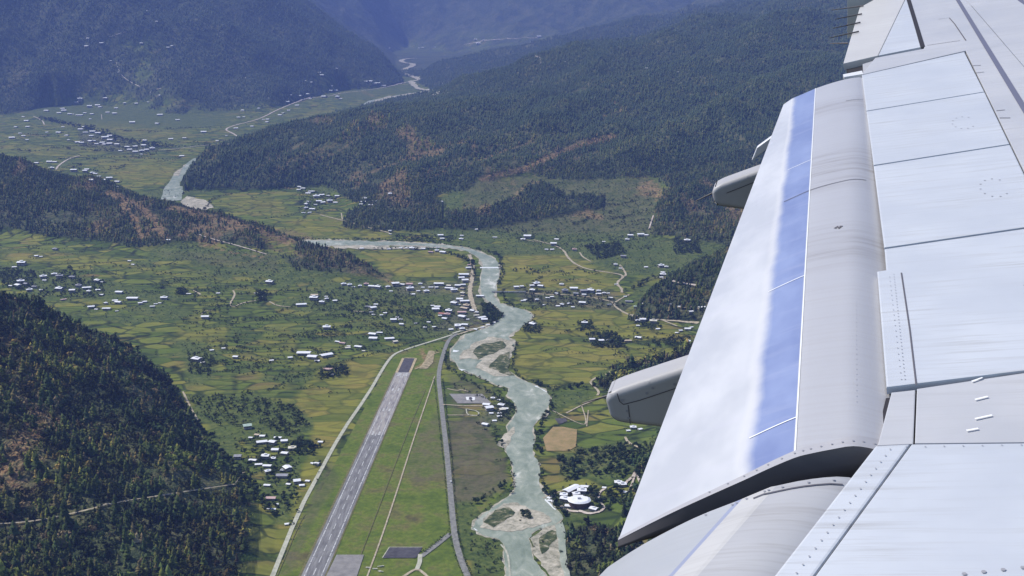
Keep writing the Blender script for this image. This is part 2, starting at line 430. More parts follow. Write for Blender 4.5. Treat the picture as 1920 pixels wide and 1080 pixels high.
# ------------------------------------------------------------------ terrain: material and mesh
N = NT('terrain_cover')
P_ = N.pos()
a1, a2, a3 = N.attr('cover_a'), N.attr('cover_b'), N.attr('cover_c')
s1 = N.n('ShaderNodeSeparateColor', i_0=a1.outputs['Color']); s2 = N.n('ShaderNodeSeparateColor', i_0=a2.outputs['Color']); s3 = N.n('ShaderNodeSeparateColor', i_0=a3.outputs['Color'])
fo, ba, ye = s1.outputs; ai, dr, scb = s2.outputs; te, to, _ = s3.outputs
nbig = N.noise(P_, 1 / 140, 4, .6).outputs[0]
nmid = N.noise(P_, 1 / 38, 4, .65).outputs[0]
nfin = N.noise(P_, 1 / 9, 4, .7).outputs[0]
def sharp(x, wd=.18, amt=.9, n_=nmid):
    """break a soft outline with noise"""
    y = N.math('ADD', x, N.math('MULTIPLY', N.math('SUBTRACT', n_, .5), amt))
    mr = N.n('ShaderNodeMapRange', i_0=y); mr.inputs[1].default_value = .5 - wd; mr.inputs[2].default_value = .5 + wd
    return mr.outputs[0]
# paddies: uneven cells drawn out across the valley
wv = N.n('ShaderNodeVectorMath', operation='SCALE', i_0=N.n('ShaderNodeVectorMath', operation='SUBTRACT', i_0=N.noise(P_, 1 / 120, 3).outputs['Color'], i_1=(.5, .5, .5)).outputs[0]); wv.inputs[3].default_value = 34
pw = N.n('ShaderNodeVectorMath', operation='ADD', i_0=P_, i_1=wv).outputs[0]
flat = N.mapping(pw, (1 / 74, 1 / 46, 0), (0, 0, .12))
vor = N.n('ShaderNodeTexVoronoi', i_Vector=flat, i_Scale=1.0)
edge = N.n('ShaderNodeTexVoronoi', feature='DISTANCE_TO_EDGE', i_Vector=flat, i_Scale=1.0)
cell = N.n('ShaderNodeSeparateColor', i_0=vor.outputs['Color']).outputs
bund = N.ramp(edge.outputs['Distance'], [(0.0, 1.0), (.035, .9), (.075, 0.0)])
bund = N.math('MULTIPLY', bund, N.ramp(N.noise(P_, 1 / 60, 2).outputs[0], [(.33, .35), (.5, 1.0)]))
green = N.ramp(N.math('ADD', N.math('MULTIPLY', cell[0], .8), N.math('MULTIPLY', N.math('SUBTRACT', nbig, .38), .9)), [(0, (.040, .064, .015)), (.22, (.076, .115, .021)), (.45, (.122, .165, .028)), (.65, (.178, .20, .036)), (.83, (.235, .225, .044)), (1, (.20, .145, .055))])
gold = N.ramp(N.math('ADD', N.math('MULTIPLY', cell[1], .8), N.math('MULTIPLY', N.math('SUBTRACT', nbig, .4), .9)), [(0, (.11, .14, .024)), (.25, (.185, .19, .034)), (.5, (.26, .242, .042)), (.75, (.29, .235, .056)), (1, (.17, .17, .036))])
field = N.mix(ye, green, gold)
field = N.mix(N.math('MULTIPLY', N.ramp(N.noise(N.mapping(P_, (1 / 34, 1 / 11, .05)), 1.0, 4, .7).outputs[0], [(.38, 1.0), (.56, 0.0)]), .28), field, (.048, .062, .02))
field = N.mix(N.math('MULTIPLY', bund, N.math('SUBTRACT', .85, N.math('MULTIPLY', ye, .45))), field, (.020, .034, .014))
hedge = N.n('ShaderNodeTexVoronoi', feature='DISTANCE_TO_EDGE', i_Vector=N.mapping(pw, (1 / 190, 1 / 120, 0), (0, 0, -.2)), i_Scale=1.0)
hl = N.math('MULTIPLY', N.ramp(hedge.outputs['Distance'], [(.015, 1.0), (.05, 0.0)]), N.math('MULTIPLY', N.ramp(nmid, [(.4, .1), (.55, 1.0)]), N.math('SUBTRACT', 1.0, N.math('MULTIPLY', ye, .7))))
field = N.mix(hl, field, (.013, .022, .011))
# terraces: bands that follow the contour lines
zz = N.n('ShaderNodeSeparateXYZ', i_0=pw).outputs
tw = N.math('FRACT', N.math('ADD', N.math('MULTIPLY', zz[1], 1 / 34), N.math('MULTIPLY', nbig, 2.6)))
tcol = N.ramp(tw, [(0, (.018, .032, .013)), (.18, (.022, .038, .015)), (.26, (.075, .108, .026)), (.6, (.115, .145, .034)), (.92, (.165, .175, .045)), (1, (.02, .034, .014))])
field = N.mix(N.math('MULTIPLY', N.math('ADD', N.math('MULTIPLY', te, .6), .16), N.ramp(N.noise(P_, 1 / 90, 3).outputs[0], [(.4, .2), (.6, 1.0)])), field, tcol)
# rough scrub and orchard ground
sc_c = N.ramp(N.math('ADD', N.math('MULTIPLY', nfin, .65), N.math('MULTIPLY', nmid, .4)), [(.35, (.018, .032, .014)), (.45, (.048, .074, .024)), (.55, (.095, .124, .034)), (.70, (.165, .175, .052))])
col = N.mix(N.math('MULTIPLY', sharp(scb, .22, 1.0), .92), field, sc_c)
# mown grass of the airfield, with worn brownish ground
ag = N.ramp(N.math('ADD', N.math('MULTIPLY', nmid, .6), N.math('MULTIPLY', nbig, .5)), [(.34, (.062, .085, .018)), (.46, (.105, .150, .022)), (.56, (.150, .190, .030)), (.64, (.17, .165, .05)), (.72, (.12, .10, .045))])
ag = N.mix(N.math('MULTIPLY', N.ramp(nfin, [(.4, 1.0), (.6, 0.0)]), .45), ag, (.045, .07, .02))
col = N.mix(sharp(ai, .1, .15), col, ag)
dc = N.ramp(N.math('ADD', N.math('MULTIPLY', nmid, .5), N.math('MULTIPLY', nfin, .5)), [(.35, (.055, .072, .028)), (.46, (.095, .092, .048)), (.56, (.138, .115, .074)), (.66, (.11, .15, .04))])
col = N.mix(N.math('MULTIPLY', sharp(dr, .3, .7), .85), col, dc)
tc = N.ramp(nfin, [(.35, (.03, .04, .022)), (.5, (.10, .092, .07)), (.62, (.25, .22, .17)), (.75, (.06, .065, .04))])
col = N.mix(N.math('MULTIPLY', to, .85), col, tc)
# forest floor and the far woods
far_n = N.noise(N.mapping(P_, (1, .8, 1.2)), 1 / 26, 5, .75).outputs[0]
fc = N.ramp(N.math('ADD', N.math('MULTIPLY', far_n, .6), N.math('MULTIPLY', N.noise(P_, 1 / 260, 5, .68, .5).outputs[0], .5)), [(.38, (.018, .028, .015)), (.48, (.042, .060, .028)), (.56, (.078, .095, .042)), (.68, (.15, .14, .075))])
col = N.mix(sharp(fo, .15, .5), col, fc)
bc = N.ramp(nfin, [(.3, (.13, .075, .038)), (.5, (.285, .175, .088)), (.7, (.44, .315, .17))])
spots = N.ramp(N.noise(P_, 1 / 13, 3, .7).outputs[0], [(.4, 0.0), (.55, 1.0)])
col = N.mix(N.math('MULTIPLY', sharp(ba, .18, .8), N.math('ADD', N.math('MULTIPLY', spots, .7), .2)), col, bc)
far_b = N.noise(N.mapping(P_, (1, .8, 1)), 1 / 170, 5, .68, .4).outputs[0]
bump = N.n('ShaderNodeBump', i_Height=N.math('MULTIPLY', N.math('ADD', N.math('ADD', far_n, N.math('MULTIPLY', nmid, .5)), N.math('MULTIPLY', far_b, 4.5)), N.math('ADD', fo, .03)), i_Distance=15.0, i_Strength=.9)
N.set(N.b.inputs['Normal'], bump)
M_TERRAIN = N.base(col, .95, .08)

iy, ix = np.meshgrid(np.arange(NY - 1), np.arange(NU - 1), indexing='ij')
q = (iy * NU + ix).ravel()
me = mesh_np('ground', np.stack([XG, YG, ZG], -1).reshape(-1, 3), np.stack([q, q + 1, q + NU + 1, q + NU], -1), [M_TERRAIN], smooth=True)
def put(name, r, g, b):
    at_ = me.color_attributes.new(name, 'FLOAT_COLOR', 'POINT')
    at_.data.foreach_set('color', np.stack([r, g, b, np.ones_like(r)], -1).astype(np.float32).ravel())
put('cover_a', forest, bare, yellow); put('cover_b', air, dry, scrub); put('cover_c', terrace, town, np.zeros_like(town))
tag(link('ground', me), kind='structure')

# ------------------------------------------------------------------ draped sheets: water, gravel, roads
def lift_of(Y): return 0.5 + np.clip(Y - 2500, 0, None) * 1.2e-4
def floor_at(px, py):
    # point of the valley floor on the ray of a pixel, whatever hill stands in front
    u, v = ray(px, py); Y = floor_Y(py); return np.stack([u * Y, Y, floor_z(Y)], 1)
def rag(P, amp, seg=7.0):
    # an uneven natural outline: points every few pixels, pushed about
    r_ = random.Random(int(P[0][0] * 7 + P[0][1])); out = []
    for a, b in zip(P, np.roll(P, -1, axis=0)):
        k = max(1, int(np.hypot(*(b - a)) / seg))
        for t in range(k):
            q = a + (b - a) * t / k
            out.append(q + np.array([r_.gauss(0, amp), r_.gauss(0, amp * .45)]) * (1.0 if t else .5))
    return np.array(out)
def drape_poly(name, poly, mat, lift=0.0, step=3.0, xstep=24.0, parent=None, ragged=0.0, floor=False):
    """a sheet on the ground inside an outline (scanline pieces, each corner laid on the terrain)"""
    P = np.asarray(poly, float)
    if ragged: P = rag(P, ragged)
    n_ = len(P)
    lv = sorted(set(np.round(np.concatenate([np.arange(P[:, 1].min(), P[:, 1].max(), step), P[:, 1]]), 2)))
    quads = []
    for y0, y1 in zip(lv[:-1], lv[1:]):
        if y1 - y0 < .02: continue
        ym = (y0 + y1) / 2; xs = []
        for k in range(n_):
            (a, b), (c, d) = P[k], P[(k + 1) % n_]
            if (b > ym) != (d > ym):
                f_ = lambda yy: a + (c - a) * (yy - b) / (d - b)
                xs.append((f_(ym), f_(y0), f_(y1)))
        xs.sort()
        for l, r in zip(xs[::2], xs[1::2]):
            m = max(1, int((r[0] - l[0]) / xstep))
            for t in range(m):
                s0, s1_ = t / m, (t + 1) / m
                quads.append([(l[2] + (r[2] - l[2]) * s0, y1), (l[2] + (r[2] - l[2]) * s1_, y1), (l[1] + (r[1] - l[1]) * s1_, y0), (l[1] + (r[1] - l[1]) * s0, y0)])
    keys = {}; F = []
    for q_ in quads:
        F.append([keys.setdefault((round(x, 2), round(y, 2)), len(keys)) for x, y in q_])
    pts = np.array(list(keys)); V = floor_at(pts[:, 0], pts[:, 1]) if floor else at(pts[:, 0], pts[:, 1]); V[:, 2] += lift_of(V[:, 1]) + lift
    me_ = mesh_np(name, V, F, [mat], smooth=True)
    me_.validate()
    return link(name, me_, parent)

def resample(L, step):
    L = [Vector(p) for p in L]; out = [L[0]]
    for a, b in zip(L[:-1], L[1:]):
        k = max(1, int((b - a).length / step))
        for t in range(1, k + 1): out.append(a.lerp(b, t / k))
    return out
def smooth_line(L, it=2):
    L = [np.array(p, float) for p in L]
    for _ in range(it):
        o = [L[0]]
        for a, b in zip(L[:-1], L[1:]): o += [a * .75 + b * .25, a * .25 + b * .75]
        L = o + [L[-1]]
    return L
def world_line(L, step=14, smooth=2):
    L = smooth_line(L, smooth) if smooth else L
    P = at([p[0] for p in L], [p[1] for p in L])
    return resample([(a, b, 0) for a, b, c in P], step)
def ribbon_w(name, W, width, mat, lift=0.15, parent=None, offset=0.0, jitter=0.0):
    V = []; F = []
    for i, p in enumerate(W):
        d = (W[min(i + 1, len(W) - 1)] - W[max(i - 1, 0)]); d.normalize()
        nrm = Vector((-d.y, d.x, 0)); h_ = width / 2 * (1 + jitter * random.uniform(-1, 1))
        for s in (h_, 0, -h_): V.append(p + nrm * (offset + s))
    V = np.array([tuple(v) for v in V]); g = ground(V[:, 0], V[:, 1])
    V[:, 2] = np.maximum.reduce([g, np.roll(g, 1) * 0 + g]) + lift_of(V[:, 1]) + lift
    steep = np.clip(np.interp(g - floor_z(V[:, 1]), [2, 20], [0, 1.6]), 0, 1.6); V[:, 2] += steep
    for i in range(len(W) - 1):
        k = i * 3
        F += [[k, k + 1, k + 4, k + 3], [k + 1, k + 2, k + 5, k + 4]]
    return link(name, mesh_np(name, V, F, [mat]), parent)
def road(name, L, width, mat, lift=0.15, step=14, smooth=2, jitter=0.0):
    return tag(ribbon_w(name, world_line(L, step, smooth), width, mat, lift, jitter=jitter), kind='structure')

# water
N = NT('river_water')
P_ = N.pos()
wn = N.noise(N.mapping(P_, (1, .5, 1)), 1 / 22, 5, .65, .6).outputs[0]
wb = N.noise(P_, 1 / 110, 3, .6).outputs[0]
wc = N.ramp(N.math('ADD', N.math('MULTIPLY', wn, .6), N.math('MULTIPLY', wb, .4)), [(.36, (.18, .220, .162)), (.48, (.26, .298, .228)), (.58, (.36, .385, .305)), (.66, (.62, .62, .53))])
bmp = N.n('ShaderNodeBump', i_Height=N.noise(P_, 1 / 5, 4, .7).outputs[0], i_Distance=.6, i_Strength=.6)
N.set(N.b.inputs['Normal'], bmp)
M_WATER = N.base(wc, .5, .12)
N = NT('gravel_bar')
P_ = N.pos()
M_GRAVEL = N.base(N.ramp(N.math('ADD', N.math('MULTIPLY', N.noise(P_, 1 / 7, 4, .7).outputs[0], .5), N.math('MULTIPLY', N.noise(P_, 1 / 45, 3, .6, .8).outputs[0], .5)), [(.34, (.15, .15, .10)), (.45, (.32, .30, .225)), (.56, (.50, .455, .355)), (.68, (.64, .59, .48))]), .95, .1)
N = NT('island_scrub')
P_ = N.pos()
M_ISLE = N.base(N.ramp(N.noise(P_, 1 / 16, 5, .7, .5).outputs[0], [(.38, (.03, .045, .02)), (.5, (.075, .095, .038)), (.58, (.18, .17, .10)), (.68, (.45, .41, .31))]), .95, .1)
RIVER = [(955,1130),(952,1090),(945,1045),(948,1028),(938,1012),(905,1004),(884,992),(890,978),(905,965),(935,945),(962,925),(966,900),(957,860),(948,838),(955,812),(950,800),(962,785),(970,770),(966,757),(950,742),(955,728),(930,722),(895,705),(862,692),(845,670),(846,655),(860,640),(872,628),(905,618),(925,608),(945,592),(934,578),(918,568),(902,555),(900,540),(902,520),(906,500),(900,485),(880,473),(858,466),(800,462),(740,460),(690,462),(640,462),(600,462),(560,458),(560,452),(600,451),(660,452),(760,455),(830,459),(880,467),(905,475),(928,486),(936,500),(935,515),(930,535),(926,556),(938,570),(960,576),(985,582),(999,592),(992,603),(965,622),(952,632),(965,645),(958,660),(945,690),(965,706),(1000,722),(1022,730),(1031,745),(1028,760),(1022,775),(1005,790),(998,800),(1001,820),(1000,850),(1010,870),(1012,890),(1010,905),(1022,930),(1040,950),(1056,972),(1040,985),(1005,995),(990,1010),(995,1030),(1000,1050),(1020,1075),(1050,1130)]
def grow_poly(P, d):
    P = np.asarray(P, float); a = np.roll(P, 1, 0); b = np.roll(P, -1, 0); t = b - a; n_ = np.stack([t[:, 1], -t[:, 0]], 1); n_ /= np.linalg.norm(n_, axis=1)[:, None] + 1e-6
    area = np.sum(P[:, 0] * b[:, 1] - b[:, 0] * P[:, 1])
    return P + n_ * (d if area > 0 else -d) * np.array([1, .6])
tag(drape_poly('gravel_bank', grow_poly(RIVER, 2.6), M_GRAVEL, .02, 2, ragged=2.6, floor=True), kind='structure')
river = tag(drape_poly('river', RIVER, M_WATER, 0.2, 2, ragged=1.5, floor=True), kind='structure')
tag(drape_poly('river', [(300,380),(310,350),(330,325),(352,305),(368,295),(378,300),(372,318),(352,338),(345,350),(340,375)], M_WATER, .6, 2, floor=True, ragged=1.0), kind='structure')
tag(drape_poly('river', [(672,202),(690,190),(740,180),(800,172),(815,168),(812,178),(800,185),(740,196),(690,204)], M_WATER, 3, 1.5, floor=True), kind='structure')
FAR_RIVER = [(770,153),(792,151),(778,146),(762,139),(757,130),(772,126),(776,120),(758,119),(750,114),(762,111),(780,110)]
tag(ribbon_w('river', world_line(FAR_RIVER, 40, 2), 75, M_GRAVEL, 6, jitter=.3), kind='structure')
tag(ribbon_w('river', world_line([(818,180),(812,172),(800,170),(785,168),(775,160),(770,153)], 40, 2), 60, M_GRAVEL, 6, jitter=.3), kind='structure')
def gravel(L, mat=M_GRAVEL, lift=.6, name='gravel_bank'): tag(drape_poly(name, L, mat, lift, 1.5, ragged=1.8, floor=True), kind='structure')
gravel([(860,668),(890,642),(925,632),(960,640),(966,655),(950,668),(925,690),(955,706),(930,706),(890,690),(905,676),(880,672),(862,675)])
gravel([(885,662),(905,645),(945,640),(952,650),(925,664),(895,674)], M_ISLE, 1.0, 'gravel_island')
gravel([(915,690),(930,672),(955,660),(952,690),(965,705),(945,702)], M_ISLE, 1.0, 'gravel_island')
gravel([(900,990),(912,968),(945,945),(970,942),(992,955),(1030,968),(1035,978),(1000,990),(960,998),(925,995)])
gravel([(908,980),(930,958),(955,952),(965,962),(945,978),(925,990)], M_ISLE, 1.0, 'gravel_island')
gravel([(930,835),(945,815),(962,800),(965,812),(952,835),(948,842)])
gravel([(1003,1042),(995,1010),(1020,990),(1050,985),(1058,1000),(1062,1080),(1075,1130),(1040,1130),(1030,1080)])
gravel([(1010,1010),(1035,995),(1050,1000),(1030,1030),(1015,1040)], M_ISLE, 1.0, 'gravel_island')
tag(drape_poly('river', [(1040,987),(1055,980),(1060,1000),(1062,1045),(1072,1095),(1060,1090),(1049,1050),(1046,1012)], M_WATER, 1.4, 2, floor=True, ragged=1.0), kind='structure')
gravel([(1015,782),(1030,765),(1031,775),(1022,785)])
gravel([(336,382),(350,368),(385,375),(402,390),(380,395),(345,388)], lift=1.2)
gravel([(325,330),(345,310),(352,308),(335,330)], lift=1.5)
gravel([(620,460),(700,461),(800,465),(790,468),(700,468),(630,466)], lift=.9)
gravel([(676,203),(720,184),(760,178),(812,169),(800,174),(740,183),(720,190),(690,204)], lift=7)
foam = NT('foam'); M_FOAM = foam.base(N.mix(0, (.75, .78, .76), (.75, .78, .76)) if False else (.75, .78, .76), .8, .2)
tag(drape_poly('river_weir', [(900,501.5),(935,501.5),(935,503.6),(900,503.6)], M_FOAM, .9, 2), 'white line of foam where the river drops over a low weir', 'weir')
for L in ([(850,657),(862,659),(856,661),(849,661)], [(860,692),(874,694),(866,696)], [(1004,723),(1026,735),(1025,737),(1002,725)], [(1022,936),(1043,956),(1041,958),(1020,939)], [(886,990),(897,997),(892,996)]):
    tag(drape_poly('river_foam', L, M_FOAM, .8, 1.5, ragged=1.2), kind='structure')

# ------------------------------------------------------------------ airfield
N = NT('runway_asphalt')
P_ = N.pos()
rwn = N.noise(N.mapping(P_, (1 / 5, 1 / 40, 1), (0, 0, R(-27))), 1.0, 4, .65).outputs[0]
old = N.n('ShaderNodeMapRange', i_0=N.math('ADD', N.n('ShaderNodeSeparateXYZ', i_0=P_).outputs[1], N.math('MULTIPLY', N.noise(P_, 1 / 9, 2).outputs[0], 14)))
old.inputs[1].default_value = 2118; old.inputs[2].default_value = 2124
c_new = N.ramp(rwn, [(.35, (.14, .136, .132)), (.5, (.20, .195, .19)), (.65, (.275, .27, .26))])
c_old = N.ramp(rwn, [(.33, (.16, .15, .15)), (.45, (.29, .27, .255)), (.6, (.37, .345, .31))])
M_RWY = N.base(N.mix(old.outputs[0], c_new, c_old), .9, .15)
M_PAINT = noisy('runway_paint', (.34, .34, .33), (.66, .66, .64), 1 / 5)
M_ROADG = noisy('grey_asphalt', (.17, .17, .155), (.27, .265, .235), 1 / 6)
M_ROADP = noisy('pale_concrete', (.36, .36, .27), (.52, .51, .40), 1 / 8)
M_DIRT = noisy('dirt_track', (.30, .25, .165), (.52, .45, .32), 1 / 7)
M_DIRTP = noisy('far_dirt_road', (.42, .35, .29), (.60, .52, .44), 1 / 20)
M_DARKPAD = noisy('dark_pad', (.062, .058, .066), (.10, .095, .104), 1 / 9)
M_APRON = noisy('apron_concrete', (.20, .19, .18), (.29, .275, .255), 1 / 14)
M_TAN = noisy('tan_soil', (.34, .27, .15), (.52, .43, .26), 1 / 6)
M_GRASSY = noisy('verge', (.10, .11, .04), (.20, .17, .07), 1 / 5)
M_DITCH = noisy('ditch_growth', (.012, .02, .012), (.035, .05, .022), 1 / 5)

cen = at([587, 643.5, 674.5, 704, 755.5], [1080, 955, 882, 816, 700])
dv = cen[-1] - cen[0]; dv[2] = 0; RL = np.linalg.norm(dv); dv /= RL
nv = np.array([-dv[1], dv[0], 0])          # to the far-left side of the runway
TH = cen[-1] * [1, 1, 0]                     # far threshold
HALF = 13.6
def rw(s, t, z=.7): return tuple(TH - dv * s + nv * t + np.array([0, 0, z]))
def strip(name, rects, mat, z, parent=None):
    V = []; F = []
    for s0, s1_, t0, t1 in rects:
        m = max(1, int((s1_ - s0) / 60))
        for k in range(m):
            a, b = s0 + (s1_ - s0) * k / m, s0 + (s1_ - s0) * (k + 1) / m
            i = len(V); V += [rw(a, t0, z), rw(b, t0, z), rw(b, t1, z), rw(a, t1, z)]; F.append([i, i + 1, i + 2, i + 3])
    return link(name, mesh_np(name, V, F, [mat]), parent)
S_END = 1420
# runway at the origin of its own frame
rwy = tag(strip('runway', [(-6, S_END, -HALF - 4.2, HALF + 4.2)], M_RWY, .70), kind='structure')
strip('runway_shoulder', [(-4, S_END, HALF + 4.2, HALF + 8.2), (-4, S_END, -HALF - 6.5, -HALF - 4.2)], M_GRASSY, .55, rwy)
strip('runway_shoulder', [(-125, -4, HALF - .5, HALF + 5.5), (-125, -4, -HALF - 5.5, -HALF + .5), (-128, -124, -HALF, HALF)], M_TAN, .72, rwy)
strip('runway_overrun', [(-124, -6, -HALF + .5, HALF - .5)], M_DARKPAD, .76, rwy)
dash = [(s, s + 21, -.65, .65) for s in range(52, S_END, 39)]
side = []
s = 300
while s < S_END:
    l = random.uniform(12, 40); side += [(s, min(s + l, S_END), HALF - 1.5, HALF), (s, min(s + l, S_END), -HALF, -HALF + 1.5)]; s += l + random.uniform(1, 3)
side += [(20, 292, HALF - .9, HALF - .2), (20, 292, -HALF + .2, -HALF + .9)]
keys = [(0, 22, t, t + 1.9) for t in (-12.3, -9.6, -6.9, -4.2, 2.3, 5.0, 7.7, 10.4)] + [(-4.5, -2.5, -12.5, 12.5)]
tdz = [(27, 36, -3.4, -1.2), (27, 36, 1.2, 3.4)]
for py, l in ((731, 17), (769, 17), (813, 19)):
    p = at(735, py)[0]; s = (TH - p).dot(dv) ; 
    p = at(740 - (py - 731) * .44, py)[0]; s = float(np.dot((TH - p)[:2], dv[:2]))
    tdz += [(s - l / 2, s + l / 2, -8.2, -4.8), (s - l / 2, s + l / 2, 4.8, 8.2)]
strip('runway_marking', dash + side + keys + tdz, M_PAINT, .86, rwy)

road('road', [(500,1110),(512,1078),(560,960),(600,885),(640,812),(690,740),(720,688),(733,670),(745,661),(775,651),(830,634),(848,628)], 7.5, M_ROADP, .5, 12, 1)
road('road', [(885,1098),(876,1080),(862,1045),(852,1005),(846,940),(838,850),(831,790),(826,745),(822,712),(824,690),(832,660),(842,635),(858,626)], 10.0, M_ROADG, .55, 12, 2)
road('road', [(848,626),(870,619),(905,615),(925,606)], 8, M_ROADP, .75)
road('path', [(678,1110),(691,1075),(712,1018),(740,935),(776,822),(802,745),(815,706)], 2.6, M_DIRT, .45, 12, 1)
road('path', [(666,1068),(700,980),(760,820),(798,730)], 1.3, M_GRASSY, .4, 12, 1)
road('path', [(520,1080),(560,985),(572,965)], 1.5, M_GRASSY, .4, 12, 1)
# hedged ditches beside the main road
MAINROAD = [(876,1080),(862,1045),(852,1005),(846,940),(838,850),(831,790),(826,745),(822,712)]
apr = tag(drape_poly('apron', [(598,1110),(612,1080),(631,1041),(683,1040),(668,1085),(660,1110)], M_APRON, .5, 4), kind='structure')
tag(drape_poly('apron', [(717,1047),(730,1027),(792,1027),(780,1047)], M_DARKPAD, .5, 4), kind='structure')
for L in ([(717,1047),(730,1027),(792,1027)],): road('kerb', L, 1.4, M_ROADP, .7, 8, 0)
road('road', [(790,1044),(818,1023),(845,1001)], 9, M_ROADG, .5, 8, 0)
road('road', [(788,1040),(787,1055),(782,1068)], 7, M_ROADP, .6, 8, 0)
road('road', [(745,1090),(762,1078),(782,1066),(800,1080),(806,1092)], 5, M_DIRT, .6, 6, 1)
hp = tag(drape_poly('apron', [(842,739),(903,738),(922,757),(858,757)], M_APRON, .5, 3), kind='structure')
M_WHITE = noisy('white_paint', (.7, .7, .68), (.8, .8, .78), 1 / 5)
for L in ([(873,745),(889,744),(891,746),(890,751),(875,751)],):
    drape_poly('apron_marking', L, M_WHITE, .7, 2, parent=hp)
drape_poly('apron_marking', [(880,744.5),(884,745.5),(886,748),(883,751),(879,750)], M_DARKPAD, .85, 1.5, parent=hp)
road('road', [(830,759),(860,761),(915,762)], 4.5, M_DIRT, .6, 8, 0)
road('road', [(838,779),(870,779),(898,779)], 3.5, M_DIRT, .6, 8, 0)
road('path', [(838,729),(856,733),(866,731),(880,735)], 4, M_DIRT, .5, 8, 1)
road('path', [(874,767),(898,772),(897,781),(876,779),(874,767)], 2.5, M_ROADP, .6, 6, 1)
tag(drape_poly('soil_patch', [(795,680),(805,655),(815,660),(812,680),(800,693),(786,692)], noisy('bare_soil', (.20, .17, .09), (.44, .36, .22), 1 / 8), .4, 3), kind='structure')
road('path', [(778,693),(790,688),(797,678),(812,664),(824,661)], 3.5, M_TAN, .7, 8, 1)
tag(drape_poly('playing_field', [(1018,822),(1040,798),(1082,806),(1080,838),(1062,848),(1025,846)], noisy('worn_pitch', (.24, .19, .075), (.36, .25, .12), 1 / 16), .5, 3), kind='structure')
tag(drape_poly('dark_pool', [(1040,785),(1058,783),(1064,790),(1048,797)], M_DARKPAD, .5, 2), kind='structure')
road('embankment', [(939,1022),(951,1036),(955,1060),(957,1095)], 3.0, M_ROADP, .9, 8, 1)
# country roads and tracks
ROADS = [
    ([(362,538+7),(371,549),(376,553)], 6, 0), ([(437,545),(441,552),(437,560),(431,570),(437,577),(455,568),(480,564)], 5.5, 0), ([(505,566),(520,574),(545,576)], 5, 0), ([(378,590),(383,584),(400,582)], 3.5, 0),
    ([(1000,450),(1040,460),(1058,470),(1064,483),(1080,497),(1104,506),(1140,511),(1164,515),(1170,520),(1158,528),(1158,536),(1166,541),(1166,549)], 8, 0),
    ([(1087,474),(1092,482),(1108,491)], 6, 0), ([(1162,497),(1170,507),(1175,517),(1165,520)], 7, 0), ([(985,549),(1020,553),(1060,553),(1098,556),(1130,562),(1150,567),(1154,577),(1180,592),(1215,598),(1260,602),(1310,606)], 7.5, 0),
    ([(1154,567),(1165,560),(1180,553)], 6, 0), ([(1240,600),(1255,606),(1270,612)], 6, 0), ([(1240,520),(1258,528),(1285,533),(1330,540)], 8, 1), ([(1262,548),(1268,545),(1264,552)], 6, 0), ([(1270,576),(1300,579),(1330,582)], 8, 0),
    ([(880,478),(887,498),(886,520),(880,545),(884,565),(893,588)], 13, 0), ([(858,628),(885,619),(908,612),(925,603)], 7, 0),
    ([(445,256),(436,250),(420,243),(440,235),(470,228),(492,221),(520,206),(555,192),(580,183),(612,182),(640,175)], 13, 1), ([(640,175),(700,168),(740,160),(772,152)], 14, 1),
    ([(105,318),(110,310),(130,297),(150,292)], 10, 1), ([(295,282),(345,278),(375,273),(430,271)], 9, 1), ([(600,403),(640,413),(680,424),(730,437)], 8, 0), ([(640,400),(642,412)], 5, 0), ([(1130,746),(1095,758),(1062,775)], 4.5, 0),
    ([(1120,742),(1124,735),(1110,722),(1106,716),(1118,708)], 5.5, 0), ([(1172,716),(1148,710),(1134,703),(1146,697)], 6, 0), ([(1172,820),(1178,832),(1200,841)], 5, 0), ([(1200,905),(1191,880),(1190,893),(1176,903),(1170,913)], 5.5, 1),
    ([(1190,893),(1180,925),(1165,935)], 4, 1), ([(1085,958),(1105,965),(1126,960)], 6, 1), ([(1045,945),(1062,958),(1085,960)], 6, 1), ([(1134,917),(1122,926),(1122,940),(1134,953),(1126,960)], 5, 1), ([(1165,1012),(1172,1022),(1182,1030)], 6, 1), ([(1018,935),(1042,925),(1058,920)], 3, 0),
    ([(0,985),(60,981),(140,965),(220,944),(280,935),(345,925),(440,910)], 2.6, 0), ([(440,910),(452,896),(458,884)], 4, 0), ([(343,735),(360,770),(372,790)], 4, 0),
    ([(218,118),(226,140),(240,152),(262,163)], 4, 1), ([(281,176),(284,170),(303,166)], 4, 1), ([(205,70),(222,64),(238,60)], 4, 1), ([(190,215),(191,224)], 4, 1), ([(62,218),(80,226),(83,234)], 8, 1), ([(870,84),(920,74),(1010,71)], 14, 1), ([(1005,105),(1016,112),(1014,120)], 14, 1),
    ([(635,556),(675,583),(690,584)], 0, 0), ([(660,584),(690,585)], 5, 0), ([(980,449),(1010,455)], 5, 0), ([(1225,405),(1220,420),(1217,430)], 6, 1), ([(1035,590+180),(1095,800),(1100,790),(1090,760)], 2.5, 0), ([(1100,800),(1103,770)], 2.5, 0),
    ([(370,440),(400,450),(440,460),(500,478)], 4, 1),
]
for L, wd, pale in ROADS:
    if wd: road('road' if wd > 5.2 else 'path', L, wd, M_DIRTP if pale else M_DIRT, .7 if wd != 13 else .9, 10, 2, .25)

